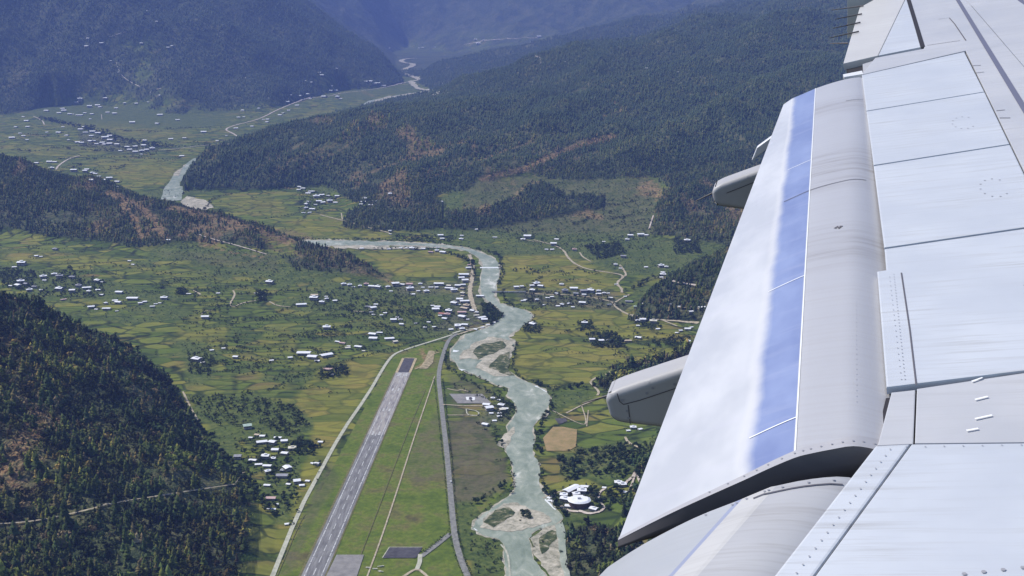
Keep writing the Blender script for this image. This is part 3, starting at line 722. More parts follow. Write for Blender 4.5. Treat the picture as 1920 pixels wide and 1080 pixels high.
# bridge over the river below the weir
M_STONE = noisy('pale_stone', (.42, .40, .36), (.6, .58, .53), 1 / 3)
def box_bm(bm, c, s, M=None):
    vs = [bm.verts.new(Vector(c) + Vector(((i - .5) * s[0], (j - .5) * s[1], (k - .5) * s[2]))) for i in (0, 1) for j in (0, 1) for k in (0, 1)]
    for f in ((0, 1, 3, 2), (4, 6, 7, 5), (0, 4, 5, 1), (2, 3, 7, 6), (0, 2, 6, 4), (1, 5, 7, 3)): bm.faces.new([vs[i] for i in f])
    if M: bmesh.ops.transform(bm, matrix=M, verts=vs)
def bm_obj(name, bm, mats, parent=None):
    me_ = bpy.data.meshes.new(name); bmesh.ops.recalc_face_normals(bm, faces=bm.faces); bm.to_mesh(me_); bm.free()
    for m in mats if isinstance(mats, (list, tuple)) else [mats]: me_.materials.append(m)
    return link(name, me_, parent)
A_, B_ = at([922, 986], [549, 549])
br = tag(empty('road_bridge', (A_ + B_) / 2, math.atan2(B_[1] - A_[1], B_[0] - A_[0])), 'pale road bridge crossing the turquoise river beside the town', 'bridge')
bl = float(np.linalg.norm(B_ - A_))
bm = bmesh.new(); box_bm(bm, (0, 0, 3.2), (bl, 7, .9)); bm_obj('deck', bm, M_STONE, br)
for sy in (-1, 1):
    bm = bmesh.new(); box_bm(bm, (0, sy * 3.3, 4.25), (bl, .35, 1.2)); bm_obj('parapet', bm, M_STONE, br)
for sx in (-.32, 0, .32):
    bm = bmesh.new(); box_bm(bm, (sx * bl, 0, 1.0), (2.0, 6.4, 3.5)); bm_obj('pier', bm, M_STONE, br)

# ------------------------------------------------------------------ houses
def roofmat(name, a, b):
    N = NT(name)
    o = N.obj()
    f = N.math('ADD', N.math('MULTIPLY', N.noise(o, .25, 3, .6).outputs[0], .6), N.math('MULTIPLY', N.noise(N.mapping(o, (3, .15, 1)), 1, 2).outputs[0], .4))
    return N.base(N.ramp(f, [(.35, a), (.65, b)]), .55, .3)
ROOFS = {'white': roofmat('white_tin', (.74, .745, .75), (.93, .93, .93)), 'cream': roofmat('cream_sheet', (.66, .62, .50), (.80, .76, .62)), 'grey': roofmat('grey_slate', (.24, .24, .26), (.40, .40, .42)),
         'green': roofmat('green_tin', (.34, .44, .36), (.50, .60, .50)), 'red': roofmat('rusty_tin', (.34, .13, .09), (.48, .22, .16)), 'pink': roofmat('pinkish_tin', (.50, .33, .30), (.64, .46, .42)), 'tan': roofmat('tan_sheet', (.50, .40, .28), (.64, .53, .38))}
M_WALL = noisy('limewash_wall', (.20, .175, .145), (.50, .46, .40), .35, coord='obj')
M_WOOD = noisy('dark_timber', (.075, .05, .035), (.14, .095, .065), 1.2, coord='obj')

def gable(L, W, h, rise, over, tiers=1):
    """roof bmesh: low gable with deep eaves, open underside closed, optional small raised middle"""
    bm = bmesh.new(); x, y = L / 2 + over, W / 2 + over; t = .35
    def prism(x, y, z, r):
        P = [(-x, -y, z), (-x, 0, z + r), (-x, y, z), (-x, y, z - t), (-x, 0, z + r - t), (-x, -y, z - t)]
        a = [bm.verts.new(p) for p in P]; b = [bm.verts.new((-p[0], p[1], p[2])) for p in P]
        for i in range(6): bm.faces.new([a[i], a[(i + 1) % 6], b[(i + 1) % 6], b[i]])
        bm.faces.new(a[::-1]); bm.faces.new(b)
    prism(x, y, h + .25, rise)
    if tiers > 1: prism(L * .22, W * .20, h + rise + 1.2, rise * .4)
    return bm
def wall_bm(L, W, h, band):
    bm = bmesh.new(); box_bm(bm, (0, 0, h / 2 - 1.5), (L, W, h + 3)); n0 = len(bm.faces)
    if band:   # timber window storey standing a little proud of the walls
        box_bm(bm, (0, 0, h * .72), (L + .5, W + .5, h * .26))
        bm.faces.ensure_lookup_table()
        for f in bm.faces[n0:]: f.material_index = 1
    for s in (-1, 1):   # gable triangles
        a = [bm.verts.new(p) for p in ((s * L / 2 * .98, -W / 2 * .98, h), (s * L / 2 * .98, 0, h + .13 * W), (s * L / 2 * .98, W / 2 * .98, h))]
        bm.faces.new(a)
    return bm
PROTO = {}
def proto(kind, rc):
    """shared meshes of one kind of house: unit sizes in metres for a 10 m long house"""
    if (kind, rc) in PROTO: return PROTO[(kind, rc)]
    L, W, h, tiers, band = {'farm': (10, 7.8, 3.9, 2, True), 'long': (10, 4.6, 2.2, 1, True), 'hut': (10, 7.0, 2.9, 1, False), 'block': (10, 8.6, 4.4, 1, True)}[kind]
    res = []
    for nm, bm, ms in (('wall', wall_bm(L, W, h, band), [M_WALL, M_WOOD]), ('roof', gable(L, W, h, W * .15, .9, tiers), [ROOFS[rc]])):
        me_ = bpy.data.meshes.new(nm); bmesh.ops.recalc_face_normals(bm, faces=bm.faces); bm.to_mesh(me_); bm.free()
        for m in ms: me_.materials.append(m)
        res.append(me_)
    PROTO[(kind, rc)] = res
    return res

# clusters: phrase, landmark to count from, its pixel, houses as (x, y, roof width in px[, roof colour])
G_, C_, P_k, T_, E_, D_ = 'green', 'cream', 'pink', 'tan', 'grey', 'red'
CL = [
 ('in the village between forest and runway', 'the runway', (640, 880), [(464,803,17,G_),(470,822,8),(482,817,10,T_),(492,819,7),(491,831,22),(521,823,14),(511,833,15),(533,829,13),(548,843,15,C_),(516,846,15),(534,852,13),(498,859,16),(512,862,10),(474,865,15),(446,860,14,E_),(485,873,13),(501,876,17),(502,886,13),(539,881,16),(529,884,9),(529,895,21,E_),(557,906,13),(566,912,10),(501,912,13),(577,903,6),(541,909,6),(508,937,20,P_k),(518,947,8),(502,955,8),(513,956,6)]),
 ('in yellow fields by the airport road', 'the village', (500, 860), [(586,870,8),(594,872,10),(601,830,7),(538,984,9)]),
 ('in the upper hamlet below the ridge', 'the forest edge', (0, 540), [(41,497,17),(27,502,7),(69,481,7),(77,482,5),(81,521,15),(102,516,12),(112,521,14,E_),(136,522,14,E_),(84,527,9),(39,530,16),(34,537,15),(20,537,7),(49,535,10,E_),(65,540,10,E_),(55,546,14),(78,545,7,E_),(112,545,17),(136,548,13),(148,538,13,E_),(163,542,18),(167,548,9),(184,545,7),(183,528,13),(192,530,6),(119,563,14,P_k),(190,554,7,E_)]),
 ('in the long-roofed hamlet past the forest', 'the forest', (120, 640), [(224,550,17),(249,562,26),(216,565,12),(222,569,15),(199,570,9),(171,577,15),(200,581,19),(219,584,8),(263,571,10),(271,567,7),(308,561,15),(300,569,8),(292,571,8),(286,576,12),(181,581,6)]),
 ('scattered in the green terraces', 'the brown ridge', (430, 470), [(104,469,11,E_),(316,451,6),(243,490,5),(250,497,6),(354,552,11),(385,597,17),(397,658,9),(506,532,15),(409,551,8),(480,551,8),(490,558,6),(613,617,17),(419,654,6),(442,672,10),(369,677,17),(380,681,6),(509,677,6)]),
 ('in the farm cluster amid the terraces', 'the town', (870, 580), [(590,556,15,T_),(589,562,17),(565,574,22),(604,569,11),(612,562,9),(612,557,8),(628,565,7)]),
 ('in the orchard hamlet below the town', 'the town', (870, 580), [(705,572,9),(690,576,12,E_),(699,580,15),(696,587,10,E_),(700,591,6),(715,592,8),(722,588,6,C_),(738,603,14),(753,610,10),(745,596,5),(751,600,6),(780,607,6),(797,615,8),(804,605,6),(814,614,6)]),
 ('beyond the far end of the runway', 'the runway', (765, 680), [(699,629,17),(712,625,14),(700,637,18),(730,637,20),(741,643,11,C_),(633,642,11),(642,645,13,P_k),(654,650,8),(652,654,12,C_),(672,652,19),(682,659,8,C_),(570,665,25),(586,672,18),(612,669,24),(544,672,9),(595,678,7),(615,695,18,P_k),(621,704,10,E_)]),
 ('in the row at the ridge tip', 'the river', (915, 540), [(644,535,12),(655,536,12),(663,539,5),(675,538,9),(687,535,11,P_k),(697,539,13),(709,541,15),(727,540,11),(741,536,17),(733,547,8),(755,535,12),(768,536,16,P_k),(768,544,17),(774,553,7),(788,534,9),(793,540,8),(823,535,22),(808,540,12),(818,541,9),(842,543,19),(842,538,10,C_),(858,538,13),(799,548,12),(851,547,15),(784,547,8)]),
 ('on the upper town street', 'the weir', (915, 502), [(870,518,21),(865,523,15),(872,529,16),(868,536,11),(867,543,10,T_),(868,552,10,C_),(867,556,8,T_),(878,504,13),(879,498,8,P_k),(900,557,19),(862,564,14),(871,567,22),(852,571,16),(860,572,9),(875,576,15,T_),(871,580,19,T_)]),
 ('in the lower town', 'the weir', (915, 502), [(820,577,13),(811,574,6),(817,583,15),(842,586,15),(829,591,16,D_),(825,593,9),(839,592,14,P_k),(866,588,21,P_k),(886,585,12),(894,587,9),(893,593,13,C_),(903,598,19),(867,596,16),(834,599,13),(908,603,13),(877,600,8),(860,611,19),(872,611,15),(858,614,13),(866,619,11),(845,619,7),(915,610,8),(904,615,8),(892,619,8),(925,606,7,C_)]),
 ('in the row above the yellow paddies', 'the weir', (915, 502), [(678,467,6),(729,468,9),(752,466,9),(762,466,8),(773,468,13),(794,468,11),(808,474,13,P_k),(819,472,9),(831,475,14),(821,465,9)]),
 ('in the village under the great spur', 'the river bend', (345, 345), [(562,352,9),(568,355,10),(560,357,6),(584,361,13),(578,364,8),(593,371,14),(603,367,8),(616,368,9),(632,370,10),(579,379,10),(598,379,13),(605,381,8),(618,379,13),(629,381,7),(575,385,10),(591,385,9),(573,392,10),(586,394,13),(569,400,9),(580,400,9)]),
 ('by the dark pine hillock', 'the river bend', (345, 345), [(684,374,9),(681,380,8),(703,378,10),(695,386,7),(677,384,6),(732,366,11),(827,379,6),(731,434,8),(732,440,8,C_)]),
 ('on the far bank above the weir', 'the weir', (915, 502), [(826,443,12),(829,449,10),(866,443,8),(865,450,9),(893,431,5),(928,446,10),(989,447,17),(981,450,7),(1038,460,15),(1044,450,7),(1025,469,8),(1035,469,6),(1077,470,11,P_k)]),
 ('on the wooded slope', 'the pale zigzag road', (1165, 520), [(1169,483,13,E_),(1154,498,9),(1163,504,5),(1182,444,13),(1176,451,9),(1201,442,14),(1212,442,7),(1132,454,5),(1288,453,13),(1282,461,5),(1239,501,14),(1249,502,9),(1211,502,6),(1243,512,7),(1243,517,14),(1240,521,6)]),
 ('in the village at the bridge head', 'the bridge', (950, 548), [(968,541,11),(978,539,9),(1005,535,17),(997,538,11),(1014,539,13),(999,546,13),(1053,535,10),(1076,543,18),(1059,548,13,E_),(1094,549,18,E_),(1108,548,15),(1122,547,10),(1122,553,13),(1043,552,9),(1035,559,9),(981,565,12),(985,563,8),(1006,564,9),(1027,560,9),(1080,552,13,E_),(1095,554,10),(1145,560,9),(1172,557,8),(1179,567,17,E_),(1142,572,11,E_),(1192,577,10,G_),(1204,570,5),(1092,570,16),(1054,573,9),(1067,571,9),(1074,577,8),(1046,575,7),(1019,573,8),(1155,534,9),(1132,551,9),(1140,551,8)]),
 ('among the olive paddies', 'the fairing tip', (1132, 760), [(1205,602,15),(1195,603,11),(1225,605,15,C_),(1214,600,9),(1196,612,8),(1233,618,7),(1276,622,9),(1289,619,14),(1269,625,6),(1296,615,11),(999,611,17),(1096,608,13),(1110,640,13),(1127,641,12),(1141,640,10,E_),(1177,641,16,T_),(1197,635,14),(1290,642,13),(1316,578,16),(1291,577,11,P_k),(1295,586,12),(1275,576,6),(1257,571,5),(1257,580,4)]),
 ('in the compound by the grey apron', 'the river', (985, 770), [(924,748,9),(935,751,5),(912,761,14),(940,762,13),(917,769,16),(947,768,13),(942,771,13,C_),(936,776,9),(936,782,7),(927,790,6),(910,798,13),(921,776,6,T_)]),
 ('in the white fortress group', 'the water', (1010, 920), [(1072,921,24),(1097,915,15),(1091,924,14),(1057,931,12),(1059,939,14),(1080,929,12),(1084,935,15),(1066,951,12),(1113,957,13),(1030,935,5),(1037,932,5),(1031,940,5),(1038,942,5)]),
 ('on the slope under the flap edge', 'the river', (1010, 920), [(1133,916,8),(1159,908,15),(1166,912,16),(1172,924,7,P_k),(1187,804,12),(1178,809,8),(1200,806,6)]),
 ('in the far terraces', 'the far river', (370, 300), [(150,188,11),(143,193,6),(183,199,7),(168,202,10),(188,202,6),(198,185,6),(218,204,6),(120,209,8),(118,205,6),(87,209,7),(111,213,6),(131,215,6),(137,215,4),(145,217,5),(152,217,6),(159,213,5),(173,215,6),(202,212,6),(215,214,7),(169,224,4),(248,231,8),(295,233,7),(300,217,8),(333,226,6),(234,194,5),(256,195,5),(278,192,4),(300,180,6),(382,249,8),(44,220,4),(50,228,7),(30,239,5),(52,239,6),(38,251,5),(44,256,6),(22,260,8),(51,263,5),(88,249,5),(110,250,7),(125,255,6),(129,263,5),(158,239,6),(151,244,7),(118,239,5)]),
 ('in the crowded far village', 'the far river', (370, 300), [(161,250,11),(174,249,12),(184,251,8),(206,256,8),(197,260,14),(145,268,7),(153,269,8),(170,266,8),(177,265,6),(181,271,6),(192,269,8),(196,272,7),(207,264,8),(206,271,8),(220,272,8),(171,256,7,P_k),(272,266,9),(270,274,8),(239,277,8),(253,276,8),(226,284,6),(243,282,8),(254,286,8),(266,285,10),(275,282,7),(286,281,11),(265,290,4),(320,262,7),(346,260,5),(341,294,8)]),
 ('in the row behind the brown ridge', 'the far river', (370, 300), [(97,317,12),(93,305,8),(103,305,7),(139,322,13),(160,323,11),(163,319,7),(173,326,9),(179,327,7),(185,332,9),(171,339,8),(193,339,8),(205,336,14),(220,342,7),(218,352,6),(69,307,7)]),
 ('along the far dirt road', 'the far river bars', (740, 185), [(455,208,5),(447,221,5),(457,220,4),(485,204,4),(504,185,4),(494,225,4),(502,225,6),(501,230,6),(525,217,6),(531,213,4),(541,208,5),(539,192,6),(557,199,6),(545,179,4),(562,181,7),(576,178,7),(582,186,4),(608,183,8),(633,184,9),(639,186,4),(622,162,4),(620,171,6),(629,171,6),(686,154,6),(695,154,7),(702,158,8),(709,157,6),(720,162,11),(572,152,3),(583,155,4),(603,142,6),(599,137,5),(631,129,4),(452,146,4),(461,147,4),(408,265,5),(425,255,4),(828,157,4),(822,165,4),(442,242,7),(473,238,6)]),
 ('high in the hazy valley head', 'the far river bars', (740, 185), [(730,91,4),(786,91,4),(793,90,4),(816,89,3),(892,75,5),(907,76,4),(897,83,7),(1011,70,7),(997,81,5),(1058,117,4),(840,175,3),(856,175,6),(1212,129,5),(1272,136,4),(1142,228,4),(275,21,4),(294,41,4),(165,73,5),(265,82,5),(315,90,5),(323,87,5),(163,88,7),(190,82,6),(208,115,4),(212,126,3),(222,136,3)]),
]
ORD = 'first second third fourth fifth sixth seventh eighth ninth tenth eleventh twelfth thirteenth fourteenth fifteenth sixteenth seventeenth eighteenth nineteenth twentieth'.split()
TENS = {2: ('twentieth', 'twenty'), 3: ('thirtieth', 'thirty'), 4: ('fortieth', 'forty')}
def ordinal(n):
    if n <= 20: return ORD[n - 1]
    t, o = divmod(n, 10)
    return TENS[t][0] if o == 0 else TENS[t][1] + '-' + ORD[o - 1]
ALLH = []
for ci, (ph, lm, lp, hs) in enumerate(CL):
    for h in hs: ALLH.append((ci, h[0], h[1], h[2], h[3] if len(h) > 3 else 'white'))
XYZ = at([h[1] for h in ALLH], [h[2] for h in ALLH])
order = sorted(range(len(ALLH)), key=lambda i: -ALLH[i][3] - .001 * ALLH[i][2])
keep = set(order[:300])
rank = {}
for ci, (ph, lm, lp, hs) in enumerate(CL):
    ids = sorted((i for i in keep if ALLH[i][0] == ci), key=lambda i: math.hypot(ALLH[i][1] - lp[0], 2.0 * (ALLH[i][2] - lp[1])))
    for k, i in enumerate(ids): rank[i] = k + 1
NAMES = {'white': 'white', 'cream': 'cream', 'grey': 'grey', 'green': 'pale green', 'red': 'rusty red', 'pink': 'pinkish', 'tan': 'tan'}
rest_V, rest_F, rest_M = [], [], []
HOUSE_AT = []
hr = random.Random(3)
for i, (ci, px, py, wp_, rc) in enumerate(ALLH):
    X, Y, Z = XYZ[i]
    zc = Y * cp - (Z - CAM_Z) * sp
    L = max(wp_, 3.2) * zc / FPX * (hr.uniform(.78, .95) if Y > 2700 else hr.uniform(.92, 1.08))
    kind = 'long' if wp_ > 18 or hr.random() < .18 else ('hut' if wp_ < 9 else hr.choice(['farm', 'farm', 'block', 'hut']))
    rz = math.radians(hr.gauss(0, 16)) + math.atan2(-X, Y) * .3
    if ci == 19 and wp_ == 24: rz = math.radians(48); kind = 'long'
    if ci == 19: L *= 1.25
    sc_ = L / 11.8
    HOUSE_AT.append((X, Y, Z, L))
    if i in keep:
        size = 'small' if wp_ < 9 else 'large' if wp_ > 16 else ''
        e = empty('house', (X, Y, Z + lift_of(Y) * .5), rz); e.scale = (sc_, sc_, sc_ * hr.uniform(.85, 1.1))
        if ci == 19 and wp_ == 24: e.scale.x *= 1.25
        lab = f"{size} {'long ' if kind == 'long' else ''}{NAMES[rc]}-roofed house {CL[ci][0]}, {ordinal(rank[i])} from {CL[ci][1]}".strip()
        if len(lab.replace('-', ' ').split()) > 16: lab = lab.replace('small ', '').replace('large ', '').replace('long ', '')
        tag(e, lab, 'house', 'houses ' + CL[ci][0])
        wm, rm = proto(kind, rc)
        link('wall', wm, e); link('roof', rm, e)
    else:
        L *= 1.25; l, w_, h = L / 2, L * .36, L * .26; b = len(rest_V)
        c_, s_ = math.cos(rz), math.sin(rz)
        for x, y, z in ((-l, -w_, -1), (l, -w_, -1), (l, w_, -1), (-l, w_, -1), (-l, -w_, h), (l, -w_, h), (l, w_, h), (-l, w_, h)):
            rest_V.append((X + x * c_ - y * s_, Y + x * s_ + y * c_, Z + z))
        rl, rwd = l * 1.15, w_ * 1.25
        for x, y, z in ((-rl, -rwd, h), (rl, -rwd, h), (rl, 0, h + w_ * .35), (-rl, 0, h + w_ * .35), (rl, rwd, h), (-rl, rwd, h)):
            rest_V.append((X + x * c_ - y * s_, Y + x * s_ + y * c_, Z + z + .1))
        rest_F += [[b, b + 1, b + 5, b + 4], [b + 1, b + 2, b + 6, b + 5], [b + 2, b + 3, b + 7, b + 6], [b + 3, b, b + 4, b + 7], [b + 8, b + 9, b + 10, b + 11], [b + 11, b + 10, b + 12, b + 13]]
        rest_M += [0, 0, 0, 0, 1, 1]
tag(link('distant_housing', mesh_np('distant_housing', rest_V, rest_F, [M_WALL, ROOFS['white']], rest_M)), kind='stuff')

# the rounded white-roofed hall of the fortress group
X, Y, Z = at(1086, 948)[0]
hall = tag(empty('round_hall', (X, Y, Z + .4)), 'largest white roof of the fortress group, curved in a broad half round', 'hall')
def arc_pts(r0, a0, a1, n_, sx=1.0): return [(r0 * math.cos(a0 + (a1 - a0) * k / n_) * sx, r0 * math.sin(a0 + (a1 - a0) * k / n_)) for k in range(n_ + 1)]
def prism_bm(loop, z0, z1, inset=0.0):
    bm = bmesh.new(); a = [bm.verts.new((x, y, z0)) for x, y in loop]; b = [bm.verts.new((x * (1 - inset), y * (1 - inset), z1)) for x, y in loop]
    k = len(loop)
    for i in range(k): bm.faces.new([a[i], a[(i + 1) % k], b[(i + 1) % k], b[i]])
    bm.faces.new(b); bm.faces.new(a[::-1]); return bm
lp_ = arc_pts(15, R(180), R(360), 14, 1.2) + [(17, 10), (10, 14), (-10, 14), (-17, 10)]
bm_obj('wall', prism_bm(lp_, -3, 10), [M_WOOD], hall)
bm_obj('roof', prism_bm([(x * 1.12, y * 1.12) for x, y in lp_], 10, 12.2, .22), [ROOFS['white']], hall)
bm_obj('roof_lantern', prism_bm([(-3, -2), (3, -2), (3, 2), (-3, 2)], 12, 14.5, .1), [ROOFS['grey']], hall)

# white van on the airport road, and stacked building material by the path
M_VAN = NT('white_car_paint').base((.8, .8, .8), .3, .5); M_GLASS = NT('dark_glass').base((.02, .025, .03), .1, .5); M_TYRE = NT('tyre_rubber').base((.02, .02, .02), .9, .1)
X, Y, Z = at(845.5, 905)[0]
van = tag(empty('van', (X, Y, Z + lift_of(Y) + .75), R(4)), 'single white van driving on the grey airport road', 'van')
bm = bmesh.new(); P = [(-.95, -2.6, .4), (-.95, 2.6, .4), (-.95, 2.6, 1.1), (-.95, 1.5, 2.2), (-.95, -2.6, 2.2)]
a = [bm.verts.new(p) for p in P]; b = [bm.verts.new((-p[0], p[1], p[2])) for p in P]
for i in range(5): bm.faces.new([a[i], a[(i + 1) % 5], b[(i + 1) % 5], b[i]])
bm.faces.new(a[::-1]); bm.faces.new(b); bm_obj('body', bm, M_VAN, van)
bm = bmesh.new(); box_bm(bm, (0, 0, 1.75), (1.93, 3.2, .5)); bm_obj('window', bm, M_GLASS, van)
for sx in (-.85, .85):
    for sy in (-1.6, 1.6):
        bm = bmesh.new(); bmesh.ops.create_cone(bm, cap_ends=True, segments=12, radius1=.38, radius2=.38, depth=.25, matrix=Matrix.Translation((sx, sy, .38)) @ Matrix.Rotation(R(90), 4, 'Y')); bm_obj('wheel', bm, M_TYRE, van)
M_PILE = noisy('pale_timber', (.55, .52, .42), (.75, .72, .60), .8, coord='obj')
PILES = [((690, 1066), 'lone pale timber pile lying nearest the airfield path'), ((704, 1068), 'middle pale timber pile, between the lone one and the long one'), ((715, 1063), 'long pale timber pile farthest back on the grass'), ((714, 1073), 'broken up pale timber pile just below the long one')]
for k, ((px, py), lab) in enumerate(PILES):
    X, Y, Z = at(px, py)[0]; r_ = random.Random(k)
    bm = bmesh.new()
    for j in range(5): box_bm(bm, (r_.uniform(-3, 3), r_.uniform(-1.5, 1.5), .4 + .25 * j), (r_.uniform(3, 8 if k == 2 else 5), .9, .5))
    o = tag(bm_obj('timber_pile', bm, M_PILE), lab, 'timber pile', 'timber piles on the airfield')
    o.location = (X, Y, Z + .6); o.rotation_euler = (0, 0, r_.uniform(-.3, .3))

# ------------------------------------------------------------------ trees
def conifer_tpl(tiers, sides, seed):
    """unit conifer (height 1): ragged stacked skirts of branches, each its own open cone"""
    r_ = np.random.default_rng(seed); V = []; F = []
    for t in range(tiers):
        z0 = .10 + .80 * t / tiers; z1 = min(1.0, z0 + (1.15 / tiers if t < tiers - 1 else 1 - z0)) if tiers > 1 else 1.0
        rad = .30 * (1 - .86 * (t / max(tiers, 1))) ** .8
        tip = len(V); V.append((r_.normal(0, .02), r_.normal(0, .02), z1 if t < tiers - 1 else 1.0))
        a0 = r_.uniform(0, 6.28)
        for k in range(sides):
            a = a0 + 2 * math.pi * (k + r_.uniform(-.25, .25)) / sides; q_ = rad * r_.uniform(.55, 1.25)
            V.append((q_ * math.cos(a), q_ * math.sin(a), z0 + r_.uniform(-.05, .06)))
        for k in range(sides): F.append((tip, tip + 1 + k, tip + 1 + (k + 1) % sides))
    return np.array(V), np.array(F)
def leafy_tpl(n_, seed, wide=.5):
    """unit broad-leaved crown: many small leaf clumps through an uneven volume"""
    r_ = np.random.default_rng(seed); V = []; F = []
    lob = [(r_.uniform(-.28, .28), r_.uniform(-.28, .28), r_.uniform(.4, .8), r_.uniform(.2, .33)) for _ in range(5)]
    for k in range(n_):
        cx, cy, cz, cr = lob[k % 5]
        d = r_.normal(0, 1, 3); d /= np.linalg.norm(d); c = np.array([cx, cy, cz]) + d * cr * r_.uniform(.6, 1.05)
        s = r_.uniform(.09, .17); a = r_.normal(0, 1, 3); a = np.cross(d, a); a /= np.linalg.norm(a) + 1e-6; b = np.cross(d, a) + d * r_.uniform(-.5, .5)
        i = len(V); V += [c + a * s, c - a * s * .6 + b * s, c - a * s * .5 - b * s]; F.append((i, i + 1, i + 2))
    V = np.array(V); V[:, :2] *= wide / .5
    return V, np.array(F)
N = NT('foliage')
t_ = N.attr('tint')
fn = N.noise(N.pos(), 1 / 4, 2, .6).outputs[0]
M_FOL = N.base(N.mix(N.ramp(fn, [(.35, .0), (.65, 1.0)]), N.mix(1.0, t_.outputs['Color'], (.62, .66, .66), 'MULTIPLY'), t_.outputs['Color']), .9, .12)
CON_T = np.array([(.044, .062, .016), (.062, .083, .021), (.082, .104, .024), (.046, .068, .024), (.122, .126, .034), (.145, .118, .045), (.032, .046, .014)])
CON_P = np.array([.2, .2, .16, .14, .12, .08, .10])
LEAF_T = np.array([(.036, .062, .024), (.050, .078, .028), (.028, .050, .022), (.070, .096, .034), (.084, .098, .040), (.034, .058, .030)])
DRY_T = np.array([(.19, .135, .07), (.15, .11, .055), (.11, .10, .05), (.22, .17, .09)])

def grow(tpls, pos, h, tint, squash=1.0):
    """merge copies of unit trees: returns vertices, faces, per-vertex tint"""
    Vs, Fs, Cs = [], [], []; off = 0
    pick = RNG.integers(0, len(tpls), len(pos))
    for ti, (V, F) in enumerate(tpls):
        m = pick == ti; k = int(m.sum())
        if not k: continue
        a = RNG.uniform(0, 6.28, k); c, s = np.cos(a)[:, None], np.sin(a)[:, None]; wd = (h[m] * RNG.uniform(.8, 1.25, k) * squash)[:, None]
        X = (V[None, :, 0] * c - V[None, :, 1] * s) * wd + pos[m, 0:1]; Y = (V[None, :, 0] * s + V[None, :, 1] * c) * wd + pos[m, 1:2]; Z = V[None, :, 2] * h[m][:, None] + pos[m, 2:3]
        Vs.append(np.stack([X, Y, Z], -1).reshape(-1, 3)); Fs.append((F[None] + (np.arange(k) * len(V))[:, None, None] + off).reshape(-1, 3)); off += k * len(V)
        Cs.append(np.repeat(tint[m], len(V), axis=0))
    return np.concatenate(Vs), np.concatenate(Fs), np.concatenate(Cs)
def foliage_mesh(name, V, F, C):
    me_ = mesh_np(name, V, F, [M_FOL])
    a = me_.color_attributes.new('tint', 'FLOAT_COLOR', 'POINT')
    a.data.foreach_set('color', np.concatenate([C, np.ones((len(C), 1))], 1).astype(np.float32).ravel())
    return me_

# openings kept clear of trees: the tracks through the woods
def near_px(px, py, L, d): return seg_dist(px, py, L) < d
TRAIL = [(0,985),(60,981),(140,965),(220,944),(280,935),(345,925),(440,910),(452,896)]
dY = np.gradient(Ys)[:, None]; cellA = (us[1] - us[0]) * YG * dY
dens = np.select([YG < 2700, YG < 5200, YG < 9000, YG < 14500], [1 / 52., 1 / 80., 1 / 115., 1 / 380.], 0)
wood = np.clip(forest + RNG.normal(0, .12, forest.shape), 0, 1) * np.clip(1.15 - np.where(YG < 2700, .75, 1.1) * bare - .8 * np.clip(fbm(XG / 130, YG / 130, 4, 77) - .54, 0, 1) * 4, .08, 1)
wood[forest < .3] = 0
seen = VIS & (np.abs(XG / YG) < .62)
cnt = RNG.poisson(np.where(seen, cellA * dens * wood, 0))
jj, ii = np.nonzero(cnt); rep = cnt[jj, ii]; jj = np.repeat(jj, rep); ii = np.repeat(ii, rep)
tu = us[ii] + RNG.uniform(-.5, .5, len(ii)) * (us[1] - us[0]); tY = Ys[jj] * np.exp(RNG.uniform(-.5, .5, len(ii)) * (ly[1] - ly[0]))
TP = np.stack([tu * tY, tY, ground(tu * tY, tY)], -1)
tb = bare[jj, ii]
qx, qy = to_px(TP[:, 0], TP[:, 1], TP[:, 2])
ok = ~near_px(qx, qy - 4, TRAIL, 5.5) & (qx > -140) & (qx < 1900) & (qy < 1190) & (qy > -60)
TP, tb, tY, qx, qy = TP[ok], tb[ok], tY[ok], qx[ok], qy[ok]
th = np.where(tY < 2700, RNG.gamma(4.5, 2.3, len(tY)), np.where(tY < 5200, RNG.gamma(9, 1.35, len(tY)), np.where(tY < 9000, RNG.gamma(8, 1.6, len(tY)), RNG.gamma(9, 2.1, len(tY))))) + 2
tt = CON_T[RNG.choice(len(CON_T), len(tY), p=CON_P)] * RNG.uniform(.75, 1.3, (len(tY), 1))
# stands of one mood: patches of olive, blue-green and dry growth
mood = fbm(TP[:, 0] / 150, TP[:, 1] / 150, 4, 55)
tt = tt * np.where(mood[:, None] > .56, np.array([[1.5, 1.3, 1.0]]), np.where(mood[:, None] < .44, np.array([[.66, .74, .9]]), 1.0))
dm = RNG.random(len(tY)) < np.clip(tb * .8 + .07 * (tY < 5200), 0, .8)
tt[dm] = DRY_T[RNG.integers(0, 4, dm.sum())] * RNG.uniform(.6, 1.1, (dm.sum(), 1))
th[dm] *= .75
fine = fbm(TP[:, 0] / 42, TP[:, 1] / 42, 3, 83)
low = np.clip((tY < 2700) * (fine - .5) * 6, -.6, 1.0)
tt *= (1 + np.where(low > 0, low * .75, low))[:, None]
th *= np.where(tY < 2700, 1 + .25 * low, 1)
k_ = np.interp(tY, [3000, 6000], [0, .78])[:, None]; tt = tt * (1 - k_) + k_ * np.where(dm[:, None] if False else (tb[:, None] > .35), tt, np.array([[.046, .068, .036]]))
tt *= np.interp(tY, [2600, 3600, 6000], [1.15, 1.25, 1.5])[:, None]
near = tY < 2700; mid = (tY >= 2700) & (tY < 5200); fr = tY >= 5200
inside = (qx > 0) & (qx < 1215) & (qy > 0) & (qy < 1080)
size_px = th / tY * inside * near * (qx < 520)
big = np.argsort(-size_px)[:290]
ind = np.zeros(len(tY), bool); ind[big] = True
T_NEAR = [conifer_tpl(4, 7, 100 + k) for k in range(4)] + [leafy_tpl(36, 140 + k, .5) for k in range(4)]
T_MID = [conifer_tpl(3, 6, 110 + k) for k in range(4)] + [leafy_tpl(20, 150, .45)]
